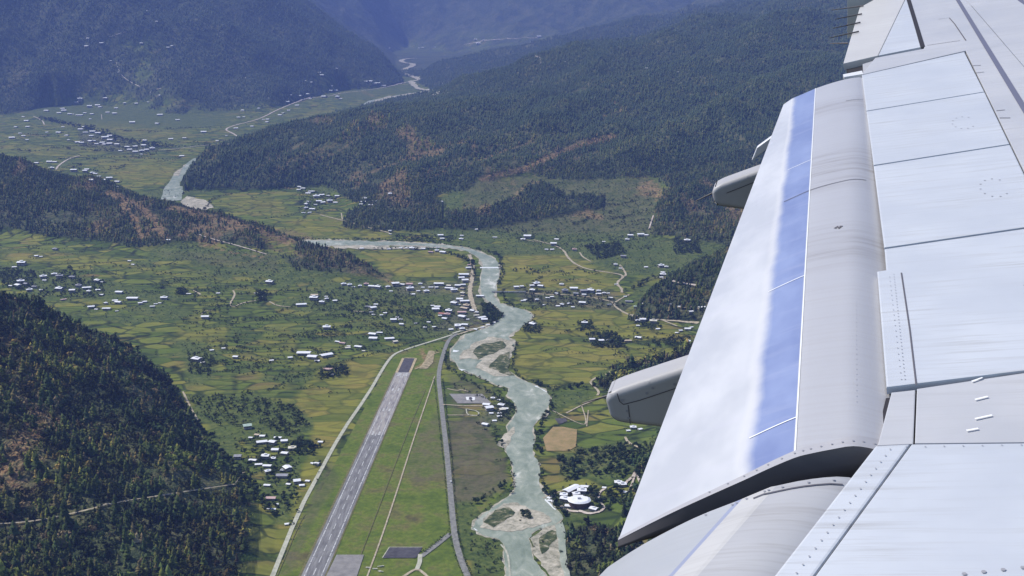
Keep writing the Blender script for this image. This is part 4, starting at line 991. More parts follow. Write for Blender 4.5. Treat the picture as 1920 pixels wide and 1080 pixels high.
T_FAR = [conifer_tpl(2, 5, 120 + k) for k in range(4)]
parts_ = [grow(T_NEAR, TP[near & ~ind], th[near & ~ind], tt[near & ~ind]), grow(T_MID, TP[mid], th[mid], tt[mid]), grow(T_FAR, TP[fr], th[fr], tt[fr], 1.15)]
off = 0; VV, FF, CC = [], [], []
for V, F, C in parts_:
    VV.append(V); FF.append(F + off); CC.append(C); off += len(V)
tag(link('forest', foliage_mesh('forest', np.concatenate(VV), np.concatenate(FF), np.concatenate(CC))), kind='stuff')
print('trees', near.sum(), mid.sum(), fr.sum())

# the largest conifers of the near slope, each on its own
M_BARK = noisy('bark', (.05, .035, .025), (.11, .08, .055), 2.0, coord='obj')
def trunk_me():
    bm = bmesh.new(); bmesh.ops.create_cone(bm, cap_ends=True, segments=7, radius1=.022, radius2=.006, depth=.9, matrix=Matrix.Translation((0, 0, .42)))
    me_ = bpy.data.meshes.new('trunk'); bm.to_mesh(me_); bm.free(); me_.materials.append(M_BARK); return me_
TRUNK = trunk_me()
CROWNS = []
for k in range(8):
    V, F = conifer_tpl(6, 9, 200 + k); c = CON_T[k % len(CON_T)] * RNG.uniform(.9, 1.25)
    CROWNS.append(foliage_mesh('crown', V, F, np.repeat(c[None], len(V), 0)))
for k, i in enumerate(big):
    e = tag(empty('pine_tree', TP[i], RNG.uniform(0, 6.28)), 'dark conifer in the dense wood on the near slope below the hillside village', 'pine tree', 'conifers of the near wooded slope')
    e.scale = (th[i], th[i], th[i])
    link('crown', CROWNS[k % 8], e); link('trunk', TRUNK, e)

# broad-leaved trees of the valley: hedges, river banks, orchards, gardens round the houses
LINES = [  # polyline, spacing m, spread m, height
    ([(p[0] + 8, p[1]) for p in MAINROAD], 6, 1.0, 3.4), ([(p[0] - 8, p[1]) for p in MAINROAD], 7, 1.0, 2.8), ([(798,1035),(830,1010),(843,1003)], 6, 1, 3.6), ([(790,1037),(820,1015),(840,997)], 6, 1, 3.6),
    ([(500,735),(560,705),(640,680),(690,667),(745,650),(830,628)], 7, 3, 5), ([(838,690),(850,700),(880,718),(915,735),(935,748)], 9, 8, 7), ([(850,720),(900,745),(960,760)], 12, 10, 7), ([(838,660),(836,680),(842,694)], 7, 3, 5),
    ([(968,645),(962,690),(975,708)], 8, 6, 7), ([(975,712),(1005,722),(1040,730),(1105,726)], 7, 12, 9), ([(1035,742),(1034,765),(1018,790),(1008,812),(1008,850)], 9, 8, 8), ([(945,842),(930,828),(925,800)], 9, 7, 7), ([(952,862),(962,900),(955,925)], 12, 6, 6),
    ([(885,948),(925,925),(945,905)], 9, 9, 8), ([(880,985),(905,965),(940,942)], 10, 5, 5), ([(1020,910),(1035,935),(1058,968)], 8, 8, 9), ([(560,449),(620,449),(700,450),(780,453),(850,460)], 9, 10, 8), ([(870,465),(910,470),(935,480),(942,510),(938,535)], 9, 10, 9),
    ([(845,478),(870,485),(885,495)], 10, 10, 13), ([(885,500),(890,520)], 12, 5, 10), ([(700,468),(760,466),(830,470)], 16, 6, 8), ([(480,345),(400,372),(352,395)], 14, 8, 8), ([(150,292),(230,296),(330,300)], 16, 14, 8), ([(80,222),(160,240),(240,265),(310,278)], 7, 60, 15), ([(310,278),(400,270)], 16, 22, 10),
    ([(500,410),(560,400),(640,393)], 18, 4, 6), ([(950,570),(975,582),(1020,578)], 10, 10, 8), ([(1000,605),(1060,612),(1100,612)], 16, 10, 6), ([(340,600),(370,590),(430,588)], 16, 6, 6), ([(330,610),(420,640),(510,650)], 20, 6, 5), ([(300,560),(390,540),(520,530)], 22, 5, 5), ([(400,700),(480,690),(560,700)], 18, 6, 5),
    ([(220,500),(330,515),(500,512)], 16, 8, 6), ([(350,640),(500,625),(640,640)], 26, 6, 5), ([(940,545),(945,560),(960,572)], 9, 7, 8), ([(1180,545),(1230,520),(1300,500)], 10, 15, 11), ([(1010,870),(1015,900)], 9, 8, 7), ([(340,365),(362,345)], 14, 8, 9), ([(205,640),(330,740),(440,880),(515,970)], 9, 10, 9),
]
AREAS = [  # outline, m2 per tree, height
    ([(900,566),(920,572),(942,590),(938,608),(922,612),(908,598)], 45, 9), ([(1098,628),(1150,622),(1172,640),(1172,652),(1110,652)], 70, 9), ([(980,612),(1000,604),(1018,612),(1016,626),(985,626)], 60, 8), ([(1082,606),(1108,602),(1116,618),(1090,622)], 60, 8),
    ([(1222,640),(1292,630),(1292,650),(1230,652)], 90, 8), ([(1040,862),(1120,840),(1230,830),(1225,890),(1120,890),(1060,905)], 110, 8), ([(480,745),(560,765),(580,800),(540,820),(480,790)], 90, 7), ([(352,660),(400,670),(395,705),(355,700)], 90, 7), ([(600,690),(650,685),(655,705),(600,712)], 60, 8),
    ([(560,822),(600,838),(585,858),(550,850)], 55, 7), ([(440,820),(560,830),(560,960),(500,970),(445,900)], 190, 7), ([(0,500),(70,510),(60,545),(0,540)], 110, 8), ([(130,500),(200,530),(190,560),(60,560)], 190, 7), ([(335,540),(355,545),(350,553),(330,553)], 60, 8), ([(480,545),(500,548),(500,565),(482,566)], 60, 9),
    ([(560,540),(740,540),(780,560),(860,580),(840,620),(760,610),(660,590)], 330, 6), ([(980,545),(1150,555),(1180,580),(1060,578),(985,570)], 210, 7), ([(1180,600),(1240,612),(1240,622),(1200,620)], 100, 7), ([(935,745),(968,765),(955,790),(925,795)], 80, 7), ([(1080,915),(1130,915),(1200,890),(1210,930),(1130,960)], 130, 8),
    ([(880,1010),(935,1015),(945,1075),(890,1075)], 170, 5), ([(1095,462),(1160,455),(1175,475),(1120,488)], 90, 9), ([(1260,450),(1310,450),(1315,475),(1265,478)], 120, 10), ([(870,425),(1220,430),(1230,470),(1080,470),(950,455)], 900, 7), ([(740,440),(860,445),(850,455),(740,452)], 160, 7), ([(975,958),(990,956),(995,972),(980,976)], 28, 6),
    ([(560,352),(640,368),(600,395),(560,400)], 400, 7), ([(350,745),(480,735),(470,800),(400,800)], 170, 7), ([(880,695),(955,735),(930,745),(850,705)], 210, 5), ([(330,440),(520,450),(540,515),(330,490)], 420, 5), ([(900,345),(1230,335),(1220,420),(900,425)], 1500, 7), ([(1140,690),(1280,665),(1280,690),(1160,730)], 90, 9), ([(330,610),(650,620),(640,690),(420,700)], 1500, 6), ([(145,250),(300,280),(290,292),(150,275)], 500, 7),
]
LP, LH = [], []
for L, sp_, spread, hh in LINES:
    for p in world_line(L, sp_ * 1.0, 0):
        LP.append((p.x + RNG.normal(0, spread / 2), p.y + RNG.normal(0, spread / 2))); LH.append(hh * RNG.uniform(.65, 1.3))
for poly, m2, hh in AREAS:
    B = at([p[0] for p in poly], [p[1] for p in poly]); x0, x1, y0, y1 = B[:, 0].min(), B[:, 0].max(), B[:, 1].min(), B[:, 1].max()
    k = int((x1 - x0) * (y1 - y0) / m2); X = RNG.uniform(x0, x1, k); Y = RNG.uniform(y0, y1, k)
    a, b = to_px(X, Y, ground(X, Y)); m = in_poly(a, b, poly)
    LP += list(zip(X[m], Y[m])); LH += list(hh * RNG.uniform(.6, 1.35, m.sum()))
for X, Y, Z, L in HOUSE_AT:
    if Y > 9000: continue
    for _ in range(RNG.poisson(1.6)):
        a = RNG.uniform(-2.8, 3.4); d = L * RNG.uniform(.75, 1.5)
        LP.append((X + d * math.cos(a), Y + abs(d * math.sin(a)) * (.8 if RNG.random() < .75 else -.5))); LH.append(RNG.uniform(3.5, 8))
# scattered bushes over the scrubby ground
cnt = RNG.poisson(np.where(VIS & (YG < 5600) & (forest < .3) & (air < .2), cellA * np.clip(scrub - .3, 0, 1) / 215., 0))
jj, ii = np.nonzero(cnt)
LP += [(us[i] * Ys[j] + RNG.normal(0, 6), Ys[j] + RNG.normal(0, 9)) for j, i in zip(jj, ii)]; LH += list(RNG.uniform(2.0, 5.5, len(jj)))
# hedges between the terraces: short uneven rows running with the valley's contours
for reg, k in (([(330,560),(640,545),(740,600),(660,670),(560,740),(420,740),(340,650)], 65), ([(0,455),(500,520),(520,540),(330,560),(60,520)], 30), ([(960,590),(1290,610),(1290,670),(1110,710),(970,700)], 16), ([(940,480),(1150,500),(1150,540),(940,540)], 8), ([(20,235),(420,235),(400,290),(160,330),(20,290)], 34), ([(900,350),(1220,345),(1210,430),(900,430)], 30), ([(560,560),(760,560),(840,610),(740,640),(640,620)], 30)):
    B = np.array(reg); made = 0
    while made < k:
        a_, b_ = RNG.uniform(B[:, 0].min(), B[:, 0].max()), RNG.uniform(B[:, 1].min(), B[:, 1].max())
        if not in_poly(np.array(a_), np.array(b_), reg): continue
        made += 1; p = at(a_, b_)[0]; ang = RNG.normal(.05, .35); ln = RNG.uniform(30, 170) * (1 + p[1] / 7000); hh = RNG.uniform(2.5, 5.5) * (1 + p[1] / 9000); t = 0
        while t < ln:
            if RNG.random() < .8: LP.append((p[0] + t * math.cos(ang) + RNG.normal(0, 2), p[1] + t * math.sin(ang) + RNG.normal(0, 2.5))); LH.append(hh * RNG.uniform(.6, 1.3))
            ang += RNG.normal(0, .12); t += RNG.uniform(4, 9)
LP = np.array(LP); LH = np.array(LH)
LP = np.concatenate([LP, ground(LP[:, 0], LP[:, 1])[:, None]], 1)
qx, qy = to_px(LP[:, 0], LP[:, 1], LP[:, 2])
wet = in_poly(qx, qy, RIVER) & ~in_poly(qx, qy, [(970,950),(1000,950),(1000,980),(970,980)])
drv = near_px(qx, qy, MAINROAD, 5.5) | in_poly(qx, qy, [(545,1100),(735,668),(800,660),(690,1100)])
gone = np.zeros(len(LP), bool)
HA = np.array(HOUSE_AT)
for X, Y, Z, L in HA: gone |= np.hypot(LP[:, 0] - X, (LP[:, 1] - Y)) < L * .62
ok = ~wet & ~drv & ~gone
LP, LH, qx, qy = LP[ok], LH[ok], qx[ok], qy[ok]
lt = LEAF_T[RNG.integers(0, len(LEAF_T), len(LP))] * RNG.uniform(.7, 1.25, (len(LP), 1))
inside = (qx > 5) & (qx < 1200) & (qy > 400) & (qy < 1075)
big = np.argsort(-LH / LP[:, 1] * inside)[:290]
ind = np.zeros(len(LP), bool); ind[big] = True
T_LEAF = [leafy_tpl(40, 300 + k, .55) for k in range(5)] + [conifer_tpl(3, 7, 330)]
V, F, C = grow(T_LEAF, LP[~ind], LH[~ind], lt[~ind], 1.1)
tag(link('valley_undergrowth', foliage_mesh('valley_undergrowth', V, F, C)), kind='stuff')
print('leafy', len(LP))
LCROWN = []
for k in range(8):
    V, F = leafy_tpl(130, 400 + k, .55); LCROWN.append(foliage_mesh('crown', V, F, np.repeat((LEAF_T[k % len(LEAF_T)] * RNG.uniform(.9, 1.2))[None], len(V), 0)))
PLACES = [  # label, group, test on the picture
    ('leafy tree in the line along the grey airport road', 'trees along the airport road', lambda x, y: 790 < x < 900 and near_px(np.array(x), np.array(y), MAINROAD, 14)),
    ('leafy tree on the gravel island in the river', 'trees on the gravel island', lambda x, y: 965 < x < 1000 and 945 < y < 985),
    ('leafy tree among the houses between forest and runway', 'trees of the village by the runway', lambda x, y: x < 600 and y > 735),
    ('leafy tree on the wooded bank below the white fortress group', 'trees of the wooded bank', lambda x, y: x > 1000 and y > 840),
    ('leafy tree on the river bank beside the turquoise water', 'trees on the river banks', lambda x, y: x > 830 and y > 640),
    ('leafy tree in the grass and ditches between road and river', 'trees between road and river', lambda x, y: x > 780 and y > 690),
    ('leafy tree around the town houses above the river bend', 'trees of the town', lambda x, y: x > 640 and y < 660),
    ('leafy tree in the green terraces between forest and town', 'trees of the terraces', lambda x, y: True)]
for k, i in enumerate(big):
    lab, grp = next((a, b) for a, b, f_ in PLACES if f_(qx[i], qy[i]))
    e = tag(empty('broadleaf_tree', LP[i], RNG.uniform(0, 6.28)), lab, 'tree', grp)
    e.scale = (LH[i], LH[i], LH[i])
    link('crown', LCROWN[k % 8], e); link('trunk', TRUNK, e)

# ------------------------------------------------------------------ the airliner's wing
# frame of the wing: x forward along the chord, y outboard along the span, z up off the skin; camera space is (right, up, ahead)
_n = np.array([-.179, .904, -.314]); _t = np.array([600, 832, 2059.]); _t /= np.linalg.norm(_t)
_n -= _n.dot(_t) * _t; _n /= np.linalg.norm(_n)
_r = np.array([.98, .158, -.103]); _r -= _r.dot(_n) * _n; _r /= np.linalg.norm(_r)
_c = _r - _r.dot(_t) * _t; _c /= np.linalg.norm(_c)
_m = np.cross(_n, _r)
WD = -1.89
def cray(p): return np.array([(p[0] - 960) / FPX, (540 - p[1]) / FPX, 1.0])
def cw(p, off=0.0): r_ = cray(p); return r_ * ((WD + off) / _n.dot(r_))
W_O = cw((1638, 310))
def loc(P): d = P - W_O; return Vector((d.dot(_c), d.dot(_t), d.dot(_n)))
def WL(p, off=0.0): return loc(cw(p, off))
def WS(p, C): r_ = cray(p); return loc(r_ * (_m.dot(C) / _m.dot(r_)))
def cam2world(v): return Vector((v[0], v[1] * sp + v[2] * cp, v[1] * cp - v[2] * sp))
wing = tag(empty('airplane_wing'), 'white airliner wing with drooped flaps reaching across the view over the valley', 'airplane wing')
Mw = Matrix.Identity(4)
for k, ax in enumerate((_c, _t, _n)):
    a = cam2world(ax)
    for r_ in range(3): Mw[r_][k] = a[r_]
o_ = cam2world(W_O)
for r_ in range(3): Mw[r_][3] = o_[r_] + (CAM_Z if r_ == 2 else 0)
wing.matrix_world = Mw

def wpaint(name, c1, c2, dirt=.35, rough=.38, dirtc=(.30, .29, .28), spec=.5, blot=.0):
    N = NT(name); o = N.obj()
    st = N.noise(N.mapping(o, (1.1, 22, 1)), 1.0, 4, .65).outputs[0]
    bl = N.noise(o, 1.4, 4, .6).outputs[0]
    fine = N.noise(N.mapping(o, (3, 60, 1)), 1.0, 3, .6).outputs[0]
    c = N.mix(N.ramp(bl, [(.35, .0), (.65, 1.0)]), c1, c2)
    d = N.math('MULTIPLY', N.ramp(N.math('ADD', N.math('MULTIPLY', st, .6), N.math('MULTIPLY', fine, .4)), [(.49, .0), (.68, 1.0)]), N.ramp(bl, [(.4, .15), (.6, 1.0)]))
    c = N.mix(N.math('MULTIPLY', d, dirt), c, dirtc)
    bmp = N.n('ShaderNodeBump', i_Height=bl, i_Distance=.004, i_Strength=.35)
    N.set(N.b.inputs['Normal'], bmp)
    return N.base(c, N.math('ADD', rough, N.math('MULTIPLY', bl, .12)), spec)
W_SKIN = wpaint('wing_paint', (.43, .435, .46), (.50, .50, .52), .5)
W_SPOIL = wpaint('spoiler_paint', (.46, .485, .535), (.53, .555, .60), .62, .42)
W_GREY = wpaint('flap_grey_paint', (.37, .37, .39), (.43, .43, .445), .55, .45, (.26, .24, .23))
W_WHITE = wpaint('flap_cloud_reflection', (.68, .685, .71), (.78, .78, .79), .30, .30, (.52, .51, .55))
W_BLUE = wpaint('flap_sky_reflection', (.24, .34, .70), (.31, .42, .78), .35, .35, (.42, .46, .62))  # blue of the reflected sky, put into the base colour
W_BEIGE = wpaint('aileron_warm_paint', (.52, .505, .49), (.57, .56, .545), .3)
W_FAIR = wpaint('fairing_paint', (.37, .367, .38), (.43, .425, .435), .5, .45, (.33, .32, .32))
W_WARM0 = wpaint('fence_paint', (.66, .64, .60), (.74, .72, .68), .3)
W_DARK = NT('gap_dark').base((.035, .033, .04), .7, .2)
W_SEAL = wpaint('rubber_seal', (.09, .082, .088), (.14, .125, .13), .4, .5, (.20, .17, .17))
W_LINE = NT('walkway_line').base((.135, .14, .20), .6, .3)
W_METAL = wpaint('bare_edge_metal', (.36, .355, .38), (.46, .45, .46), .5, .35, (.30, .27, .25))
W_RIV = NT('rivet_dark').base((.30, .30, .33), .5, .4)
W_CHIP = NT('bright_chip').base((.86, .86, .85), .4, .4)
W_SEAM = NT('seam_dark').base((.115, .11, .13), .7, .2)

def wslab(name, pts, top, thick, mat, bev=.006, parent=wing):
    bm = bmesh.new()
    a = [bm.verts.new((p[0], p[1], (p[2] if len(p) > 2 else 0) + top)) for p in pts]
    b = [bm.verts.new((v.co.x, v.co.y, v.co.z - thick)) for v in a]
    k = len(a); bm.faces.new(a); bm.faces.new(b[::-1])
    for i in range(k): bm.faces.new([a[i], b[i], b[(i + 1) % k], a[(i + 1) % k]])
    bmesh.ops.recalc_face_normals(bm, faces=bm.faces)
    if bev:
        bm.edges.ensure_lookup_table(); es = [e for e in bm.edges if all(v in a for v in e.verts)]
        bmesh.ops.bevel(bm, geom=es, offset=bev, segments=2, affect='EDGES', profile=.6)
    return bm_obj(name, bm, mat, parent)
def stick(o, V, F, mat):
    """add thin surface detail (seams, rivets, lines) to the mesh of the part that carries it"""
    me_ = o.data
    if mat.name not in me_.materials: me_.materials.append(mat)
    mi = list(me_.materials).index(mat); bm = bmesh.new(); bm.from_mesh(me_)
    vs = [bm.verts.new(tuple(v)) for v in V]
    for f in F:
        fc = bm.faces.new([vs[i] for i in f]); fc.material_index = mi
    bm.to_mesh(me_); bm.free()
def wline(runs, width, z, mat, parent):
    V, F = [], []
    for L in runs:
        L = [Vector((p[0], p[1], p[2] if len(p) > 2 else 0)) for p in L]
        for i, p in enumerate(L):
            d = (L[min(i + 1, len(L) - 1)] - L[max(i - 1, 0)]).normalized(); nr = Vector((-d.y, d.x, 0)).normalized() * width / 2
            V += [p + nr + Vector((0, 0, z)), p - nr + Vector((0, 0, z))]
            if i: k = len(V) - 4; F.append([k, k + 1, k + 3, k + 2])
    stick(parent, V, F, mat)
def rivets(pts, r_, z, parent, mat=None):
    V, F = [], []
    for p in pts:
        i = len(V); V += [(p[0] + r_ * math.cos(a), p[1] + r_ * math.sin(a), (p[2] if len(p) > 2 else 0) + z) for a in np.linspace(0, 2 * math.pi, 7)[:-1]]
        F += [[i, i + 1, i + 2, i + 3], [i, i + 3, i + 4, i + 5]]
    stick(parent, V, F, mat or W_RIV)
def lerp_pts(a, b, k): return [a + (b - a) * t for t in np.linspace(0, 1, k)]

SK = [2.98, 1.546, 0.0, -1.554, -3.10]
def xle(s): return .795 + .0236 * s
GAP = .011
# fixed structure: dark spoiler bay, forward skin with leading edge, rear panels
wslab('spoiler_bay', [(.0, -3.08), (.0, 3.0), (.93, 3.5), (.80, -2.6)], -.034, .25, W_DARK, 0)
fw = [(xle(3.44) + GAP, 3.44 + .02), (xle(-2.9) + GAP, -3.02)]
k1 = WL((1733, 86)); k0 = WL((1704, 0)); k0b = WL((1690, -45))
strip_a, strip_b = WL((1641, 108)), WL((1732, 91))
TEo = WL((1617, 131))
pts = [(xle(-3.0) + GAP, -2.97), (xle(3.44) + GAP, 3.455), (.02, 3.02 + .0), (TEo.x - .02, TEo.y + .1), (strip_b.x, strip_b.y), (k1.x, k1.y), (k0.x, k0.y), (k0b.x, k0b.y), (1.0, 11.5)]
rows = [(0.0, 0.0), (.5, .004), (1.0, -.03), (1.45, -.12), (1.75, -.25), (1.86, -.40), (1.75, -.52), (.5, -.62)]
def le_x(s): return 1.30 + (2.55 if s < -3 else 2.55) * 0 + np.interp(s, [-9, -3.5, 11.5], [4.0, 2.0, .1])
V = []; F = []; ss = [-8.5, -3.5, -2.97, 0, 3.455, 6, 9, 11.5]
for s in ss:
    x0 = {-8.5: 1.2, -3.5: 1.2, -2.97: 1.2, 0: 1.2, 3.455: 1.2, 6: 1.2, 9: 1.15, 11.5: 1.05}[s]
    sc_ = (le_x(s) + 1.0 - x0) / 1.86 * .8
    V += [(x0 + rx * sc_, s, rz_ * (.6 + .4 * sc_)) for rx, rz_ in rows]
kR = len(rows)
for i in range(len(ss) - 1):
    for j in range(kR - 1): F.append([i * kR + j, i * kR + j + 1, (i + 1) * kR + j + 1, (i + 1) * kR + j])
link('leading_edge', mesh_np('leading_edge', V, F, [W_SKIN], smooth=True), wing)
skin_in = wslab('wing_skin', [(xle(-3.0) + .003, -2.95), (1.2, -2.95), (1.2, 3.4555), (xle(3.45) + .003, 3.4555)], -.002, .25, W_SKIN, .004)
skin_out = wslab('wing_skin', [(.0, 3.0), (xle(3.45) + .003, 3.457), (1.2, 3.457), (1.2, 8.9), (k0b.x + .02, k0b.y), (k1.x, k1.y), (strip_b.x, strip_b.y), (strip_a.x, strip_a.y)], -.002, .22, W_SKIN, .004)
# tail strip between aileron and outer spoiler, with the notch at its end
wslab('notch_cover', [tuple(WL(p)) for p in ((1617, 116), (1640, 109), (1640, 123), (1618, 132))], -.02, .12, W_GREY, .003)
# panel inboard of the spoilers and the rear skin below it
pA = [WL((1671, 732)), WL((1716, 727)), WL((1712, 828)), WL((1645, 831))]
wslab('fixed_panel', [tuple(p) for p in pA], -.008, .2, W_SKIN, .004)
pB = [WL((1719, 726)), WL((2300, 640)), WL((2300, 822)), WL((1715, 828))]
panel_b = wslab('fixed_panel', [tuple(p) for p in pB], -.006, .2, W_SKIN, .004)
wslab('panel_bay', [(-.06, -3.12), (.8, -2.98), (.8, -3.55), (-.12, -3.53)], -.03, .18, W_DARK, 0)
sp1 = [WL((1646, 836)), WL((1708, 832)), WL((1506, 1082)), WL((1450, 1080))]
d2 = (WL((1450, 1080)) - WL((1642, 834))).normalized()
e0, e1 = WL((1642, 835)), WL((1706, 832)); fw0 = WL((2300, 826))
isp0 = wslab('inboard_spoiler', [tuple(e0), tuple(e1), tuple(e1 + d2 * 2.6), tuple(e0 + d2 * 2.6)], 0, .035, W_SPOIL, .008)
isp1 = wslab('inboard_spoiler', [tuple(e1 + Vector((.006, 0, 0))), tuple(fw0), (fw0.x, -6.4), tuple(e1 + d2 * 2.6 + Vector((.006, 0, 0)))], -.002, .035, W_SPOIL, .003)
rivets([p + Vector((0, .02, 0)) for p in lerp_pts(e0.lerp(e1, .62) + d2 * .06, e0.lerp(e1, .62) + d2 * 1.5, 34)], .0033, .0035, isp0)
rivets([p for p in lerp_pts(WL((1700, 838)), WL((1915, 834)), 7)], .003, .001, isp1)
rivets([p for p in lerp_pts(WL((1808, 1076)), WL((1918, 1064)), 4)], .007, .001, isp1)

# four outboard spoilers
def te_pt(s): return (.0, s)
for k in range(4):
    so_, si = SK[k] - GAP, SK[k + 1] + GAP
    pt = [(0.0, so_), (0.0, si), (xle(si) - .002, si + .1817 * xle(si)), (xle(so_) - .002, so_ + (.1817 if k else .50) * xle(so_))]
    if k == 3:
        pt = [(0.0, so_), (-.004, -1.86), (.03 - .075, -1.87), (-.055, si), (xle(si) - .002, si + .1817 * xle(si)), (xle(so_) - .002, so_ + .1817 * xle(so_))]
    s_ = wslab('spoiler', pt, 0, .03, W_SPOIL, .007)
    cx, cy = .62, (so_ + si) / 2 + .05
    ring = [(cx + .07 * math.cos(a) - .02, cy + .17 * math.sin(a)) for a in np.linspace(0.9, 5.4, 9)]
    if k >= 1: rivets(ring, .006, .002, s_)
    if k == 3:
        wline([[WL((1690, 512)), WL((1706, 620)), WL((1718, 723))]], .006, .0025, W_SEAM, s_)
        rivets(lerp_pts(WL((1676, 515)), WL((1697, 712)), 34) + lerp_pts(WL((1668, 520)), WL((1690, 712)), 20), .0030, .0025, s_)
# hinge marks, walkway line, access panel outlines, bright chips
wline([[WL((1791, -8)), WL((1920, 203)), WL((2100, 500))]], .040, .0015, W_LINE, skin_in)
wline([[WL((1906, -6)), WL((1960, 40))]], .05, .0015, W_LINE, skin_out)
wline([[WL((1822, 123)), WL((1839, 122.5))], [WL((1827, 137)), WL((1845, 135))], [WL((1868, 207.5)), WL((1884, 206))], [WL((1874, 221)), WL((1894, 221))], [WL((1760, 36)), WL((1780, 33.5)), WL((1790, 45)), WL((1811, 76))], [WL((1738, 85)), WL((1800, 76))]], .010, .001, W_SEAM, skin_out)
wline([[WL((1822, 715)), WL((1842, 708))], [WL((1828, 749)), WL((1852, 743))], [WL((1828, 785)), WL((1860, 778))], [WL((1812, 807)), WL((1834, 803))]], .008, .0005, W_CHIP, panel_b)

# aileron with its hinge gap, static wicks and the tip fence
al = [WL(p) for p in ((1581, 119), (1727, 88), (1700, 0), (1692, -30), (1612, 14))]
ail = wslab('aileron', [tuple(p) for p in (al[0], WL((1646, 104)), WL((1697, -2)), al[3], al[4])], 0, .06, W_BEIGE, .006)
wslab('aileron_sky_reflection', [tuple(p) for p in (WL((1647, 104)), al[1], al[2], WL((1698, -2)))], .0, .06, W_SPOIL, .004, ail)  # bluish triangle: sky reflected on the aileron, given as its own colour
wline([[WL((1700, -20)), WL((1704, 0)), WL((1730, 88))]], .040, .002, W_DARK, skin_out)
wslab('aileron_tab', [tuple(WL(p)) for p in ((1580, 133), (1616, 126), (1618, 132), (1582, 138))], -.03, .03, W_WHITE, .003)
wslab('aileron_bay', [tuple(WL(p)) for p in ((1586, 118), (1640, 106), (1640, 124), (1616, 131), (1590, 127))], -.06, .1, W_DARK, 0)
def tube(name, a, b, r0, r1, mat, parent):
    d = b - a; bm = bmesh.new(); bmesh.ops.create_cone(bm, cap_ends=True, segments=8, radius1=r0, radius2=r1, depth=d.length, matrix=Matrix.Translation((a + b) / 2) @ d.to_track_quat('Z', 'Y').to_matrix().to_4x4())
    return bm_obj(name, bm, mat, parent)
for a, b in (((1619, 11), (1558, 19)), ((1616, 26), (1566, 36)), ((1613, 42), (1562, 53)), ((1610, 59), (1556, 71)), ((1590, 81), (1556, 81.5))):
    tube('static_wick', WL(a, .015), WL(b, .015), .009, .004, W_SEAL, ail)
Cf = cw((1610, -14))
fence = [WS(p, Cf) for p in ((1589, 72), (1588, -70), (1640, -95), (1672, -10), (1625, 55))]
bm = bmesh.new(); a = [bm.verts.new(p) for p in fence]; b = [bm.verts.new(p + Vector((0, .06, 0))) for p in fence]
for i in range(5): bm.faces.new([a[i], a[(i + 1) % 5], b[(i + 1) % 5], b[i]])
bm.faces.new(a[::-1]); bm.faces.new(b); bm_obj('wingtip_fence', bm, W_WARM0, wing)

# flaps: sections read at both ends, surface drawn between them
def loft(name, S0, S1, mats, midx, n_span=26, thick=.10, under=True):
    S0 = [Vector(p) for p in S0]; S1 = [Vector(p) for p in S1]; k = len(S0); V = []; F = []; FM = []
    for i in range(n_span + 1):
        t = i / n_span
        V += [tuple(a.lerp(b, t)) for a, b in zip(S0, S1)]
    for i in range(n_span):
        for j in range(k - 1):
            F.append([i * k + j, (i + 1) * k + j, (i + 1) * k + j + 1, i * k + j + 1]); FM.append(midx[j])
    # underside: joins nose and trailing edge below the upper skin
    prof = [thick * math.sin(math.pi * min(.97, (j + .6) / (k + .2))) ** .7 * (1 - .85 * j / (k - 1)) + .006 for j in range(k)]
    chord = [j % k for j in range(len(V))]
    def P(i, j, low): 
        p = S0[j].lerp(S1[j], i / n_span); return tuple(p - Vector((0, 0, prof[j])) if low else p)
    def quad(c4):
        i = len(V); V.extend(P(*c) for c in c4); chord.extend(c[1] for c in c4); F.append([i, i + 1, i + 2, i + 3]); FM.append(0)
    o = len(V)
    for i in range(n_span + 1):
        for j in range(k): V.append(P(i, j, True)); chord.append(0)
    for i in range(n_span):
        for j in range(k - 1): F.append([o + i * k + j, o + i * k + j + 1, o + (i + 1) * k + j + 1, o + (i + 1) * k + j]); FM.append(len(mats) - 1)
        for j in (0, k - 1): quad([(i, j, 0), (i, j, 1), (i + 1, j, 1), (i + 1, j, 0)])
    for i in (0, n_span):
        for j in range(k - 1): quad([(i, j, 0), (i, j + 1, 0), (i, j + 1, 1), (i, j, 1)])
    me_ = mesh_np(name, V, F, mats, FM)
    at_ = me_.attributes.new('chord', 'FLOAT', 'POINT'); at_.data.foreach_set('value', np.array(chord, np.float32))
    return link(name, me_, wing)
def dens(S, k=3):
    """refine a section with a Catmull-Rom curve, keeping its points"""
    S = [Vector(p) for p in S]; out = []
    for i in range(len(S) - 1):
        p0, p1, p2, p3 = S[max(i - 1, 0)], S[i], S[i + 1], S[min(i + 2, len(S) - 1)]
        for q_ in range(k):
            t = q_ / k
            out.append(.5 * ((2 * p1) + (p2 - p0) * t + (2 * p0 - 5 * p1 + 4 * p2 - p3) * t * t + (3 * p1 - p0 - 3 * p2 + p3) * t ** 3))
    return out + [S[-1]]
Ci, Co = cw((1640, 833)), cw((1617, 142))
SI = [WS(p, Ci) for p in ((1640, 835), (1600, 835), (1560, 841), (1520, 849), (1490, 857), (1440, 878), (1395, 899), (1330, 928), (1250, 965), (1160, 1011))]
SO = [WS(p, Co) for p in ((1617, 143), (1600, 146), (1580, 150), (1555, 157), (1529, 166), (1508, 175), (1487, 184), (1482, 187), (1476, 191), (1469, 196))]
nose_i = SI[0] + Vector((.10, .02, -.06)); nose_o = SO[0] + Vector((.10, .02, -.06))
SI[0] -= Vector((0, 0, .012)); SO[0] -= Vector((0, 0, .012))
SIc = dens([nose_i] + SI); SOc = dens([nose_o] + SO)
NSEC = len(SIc)
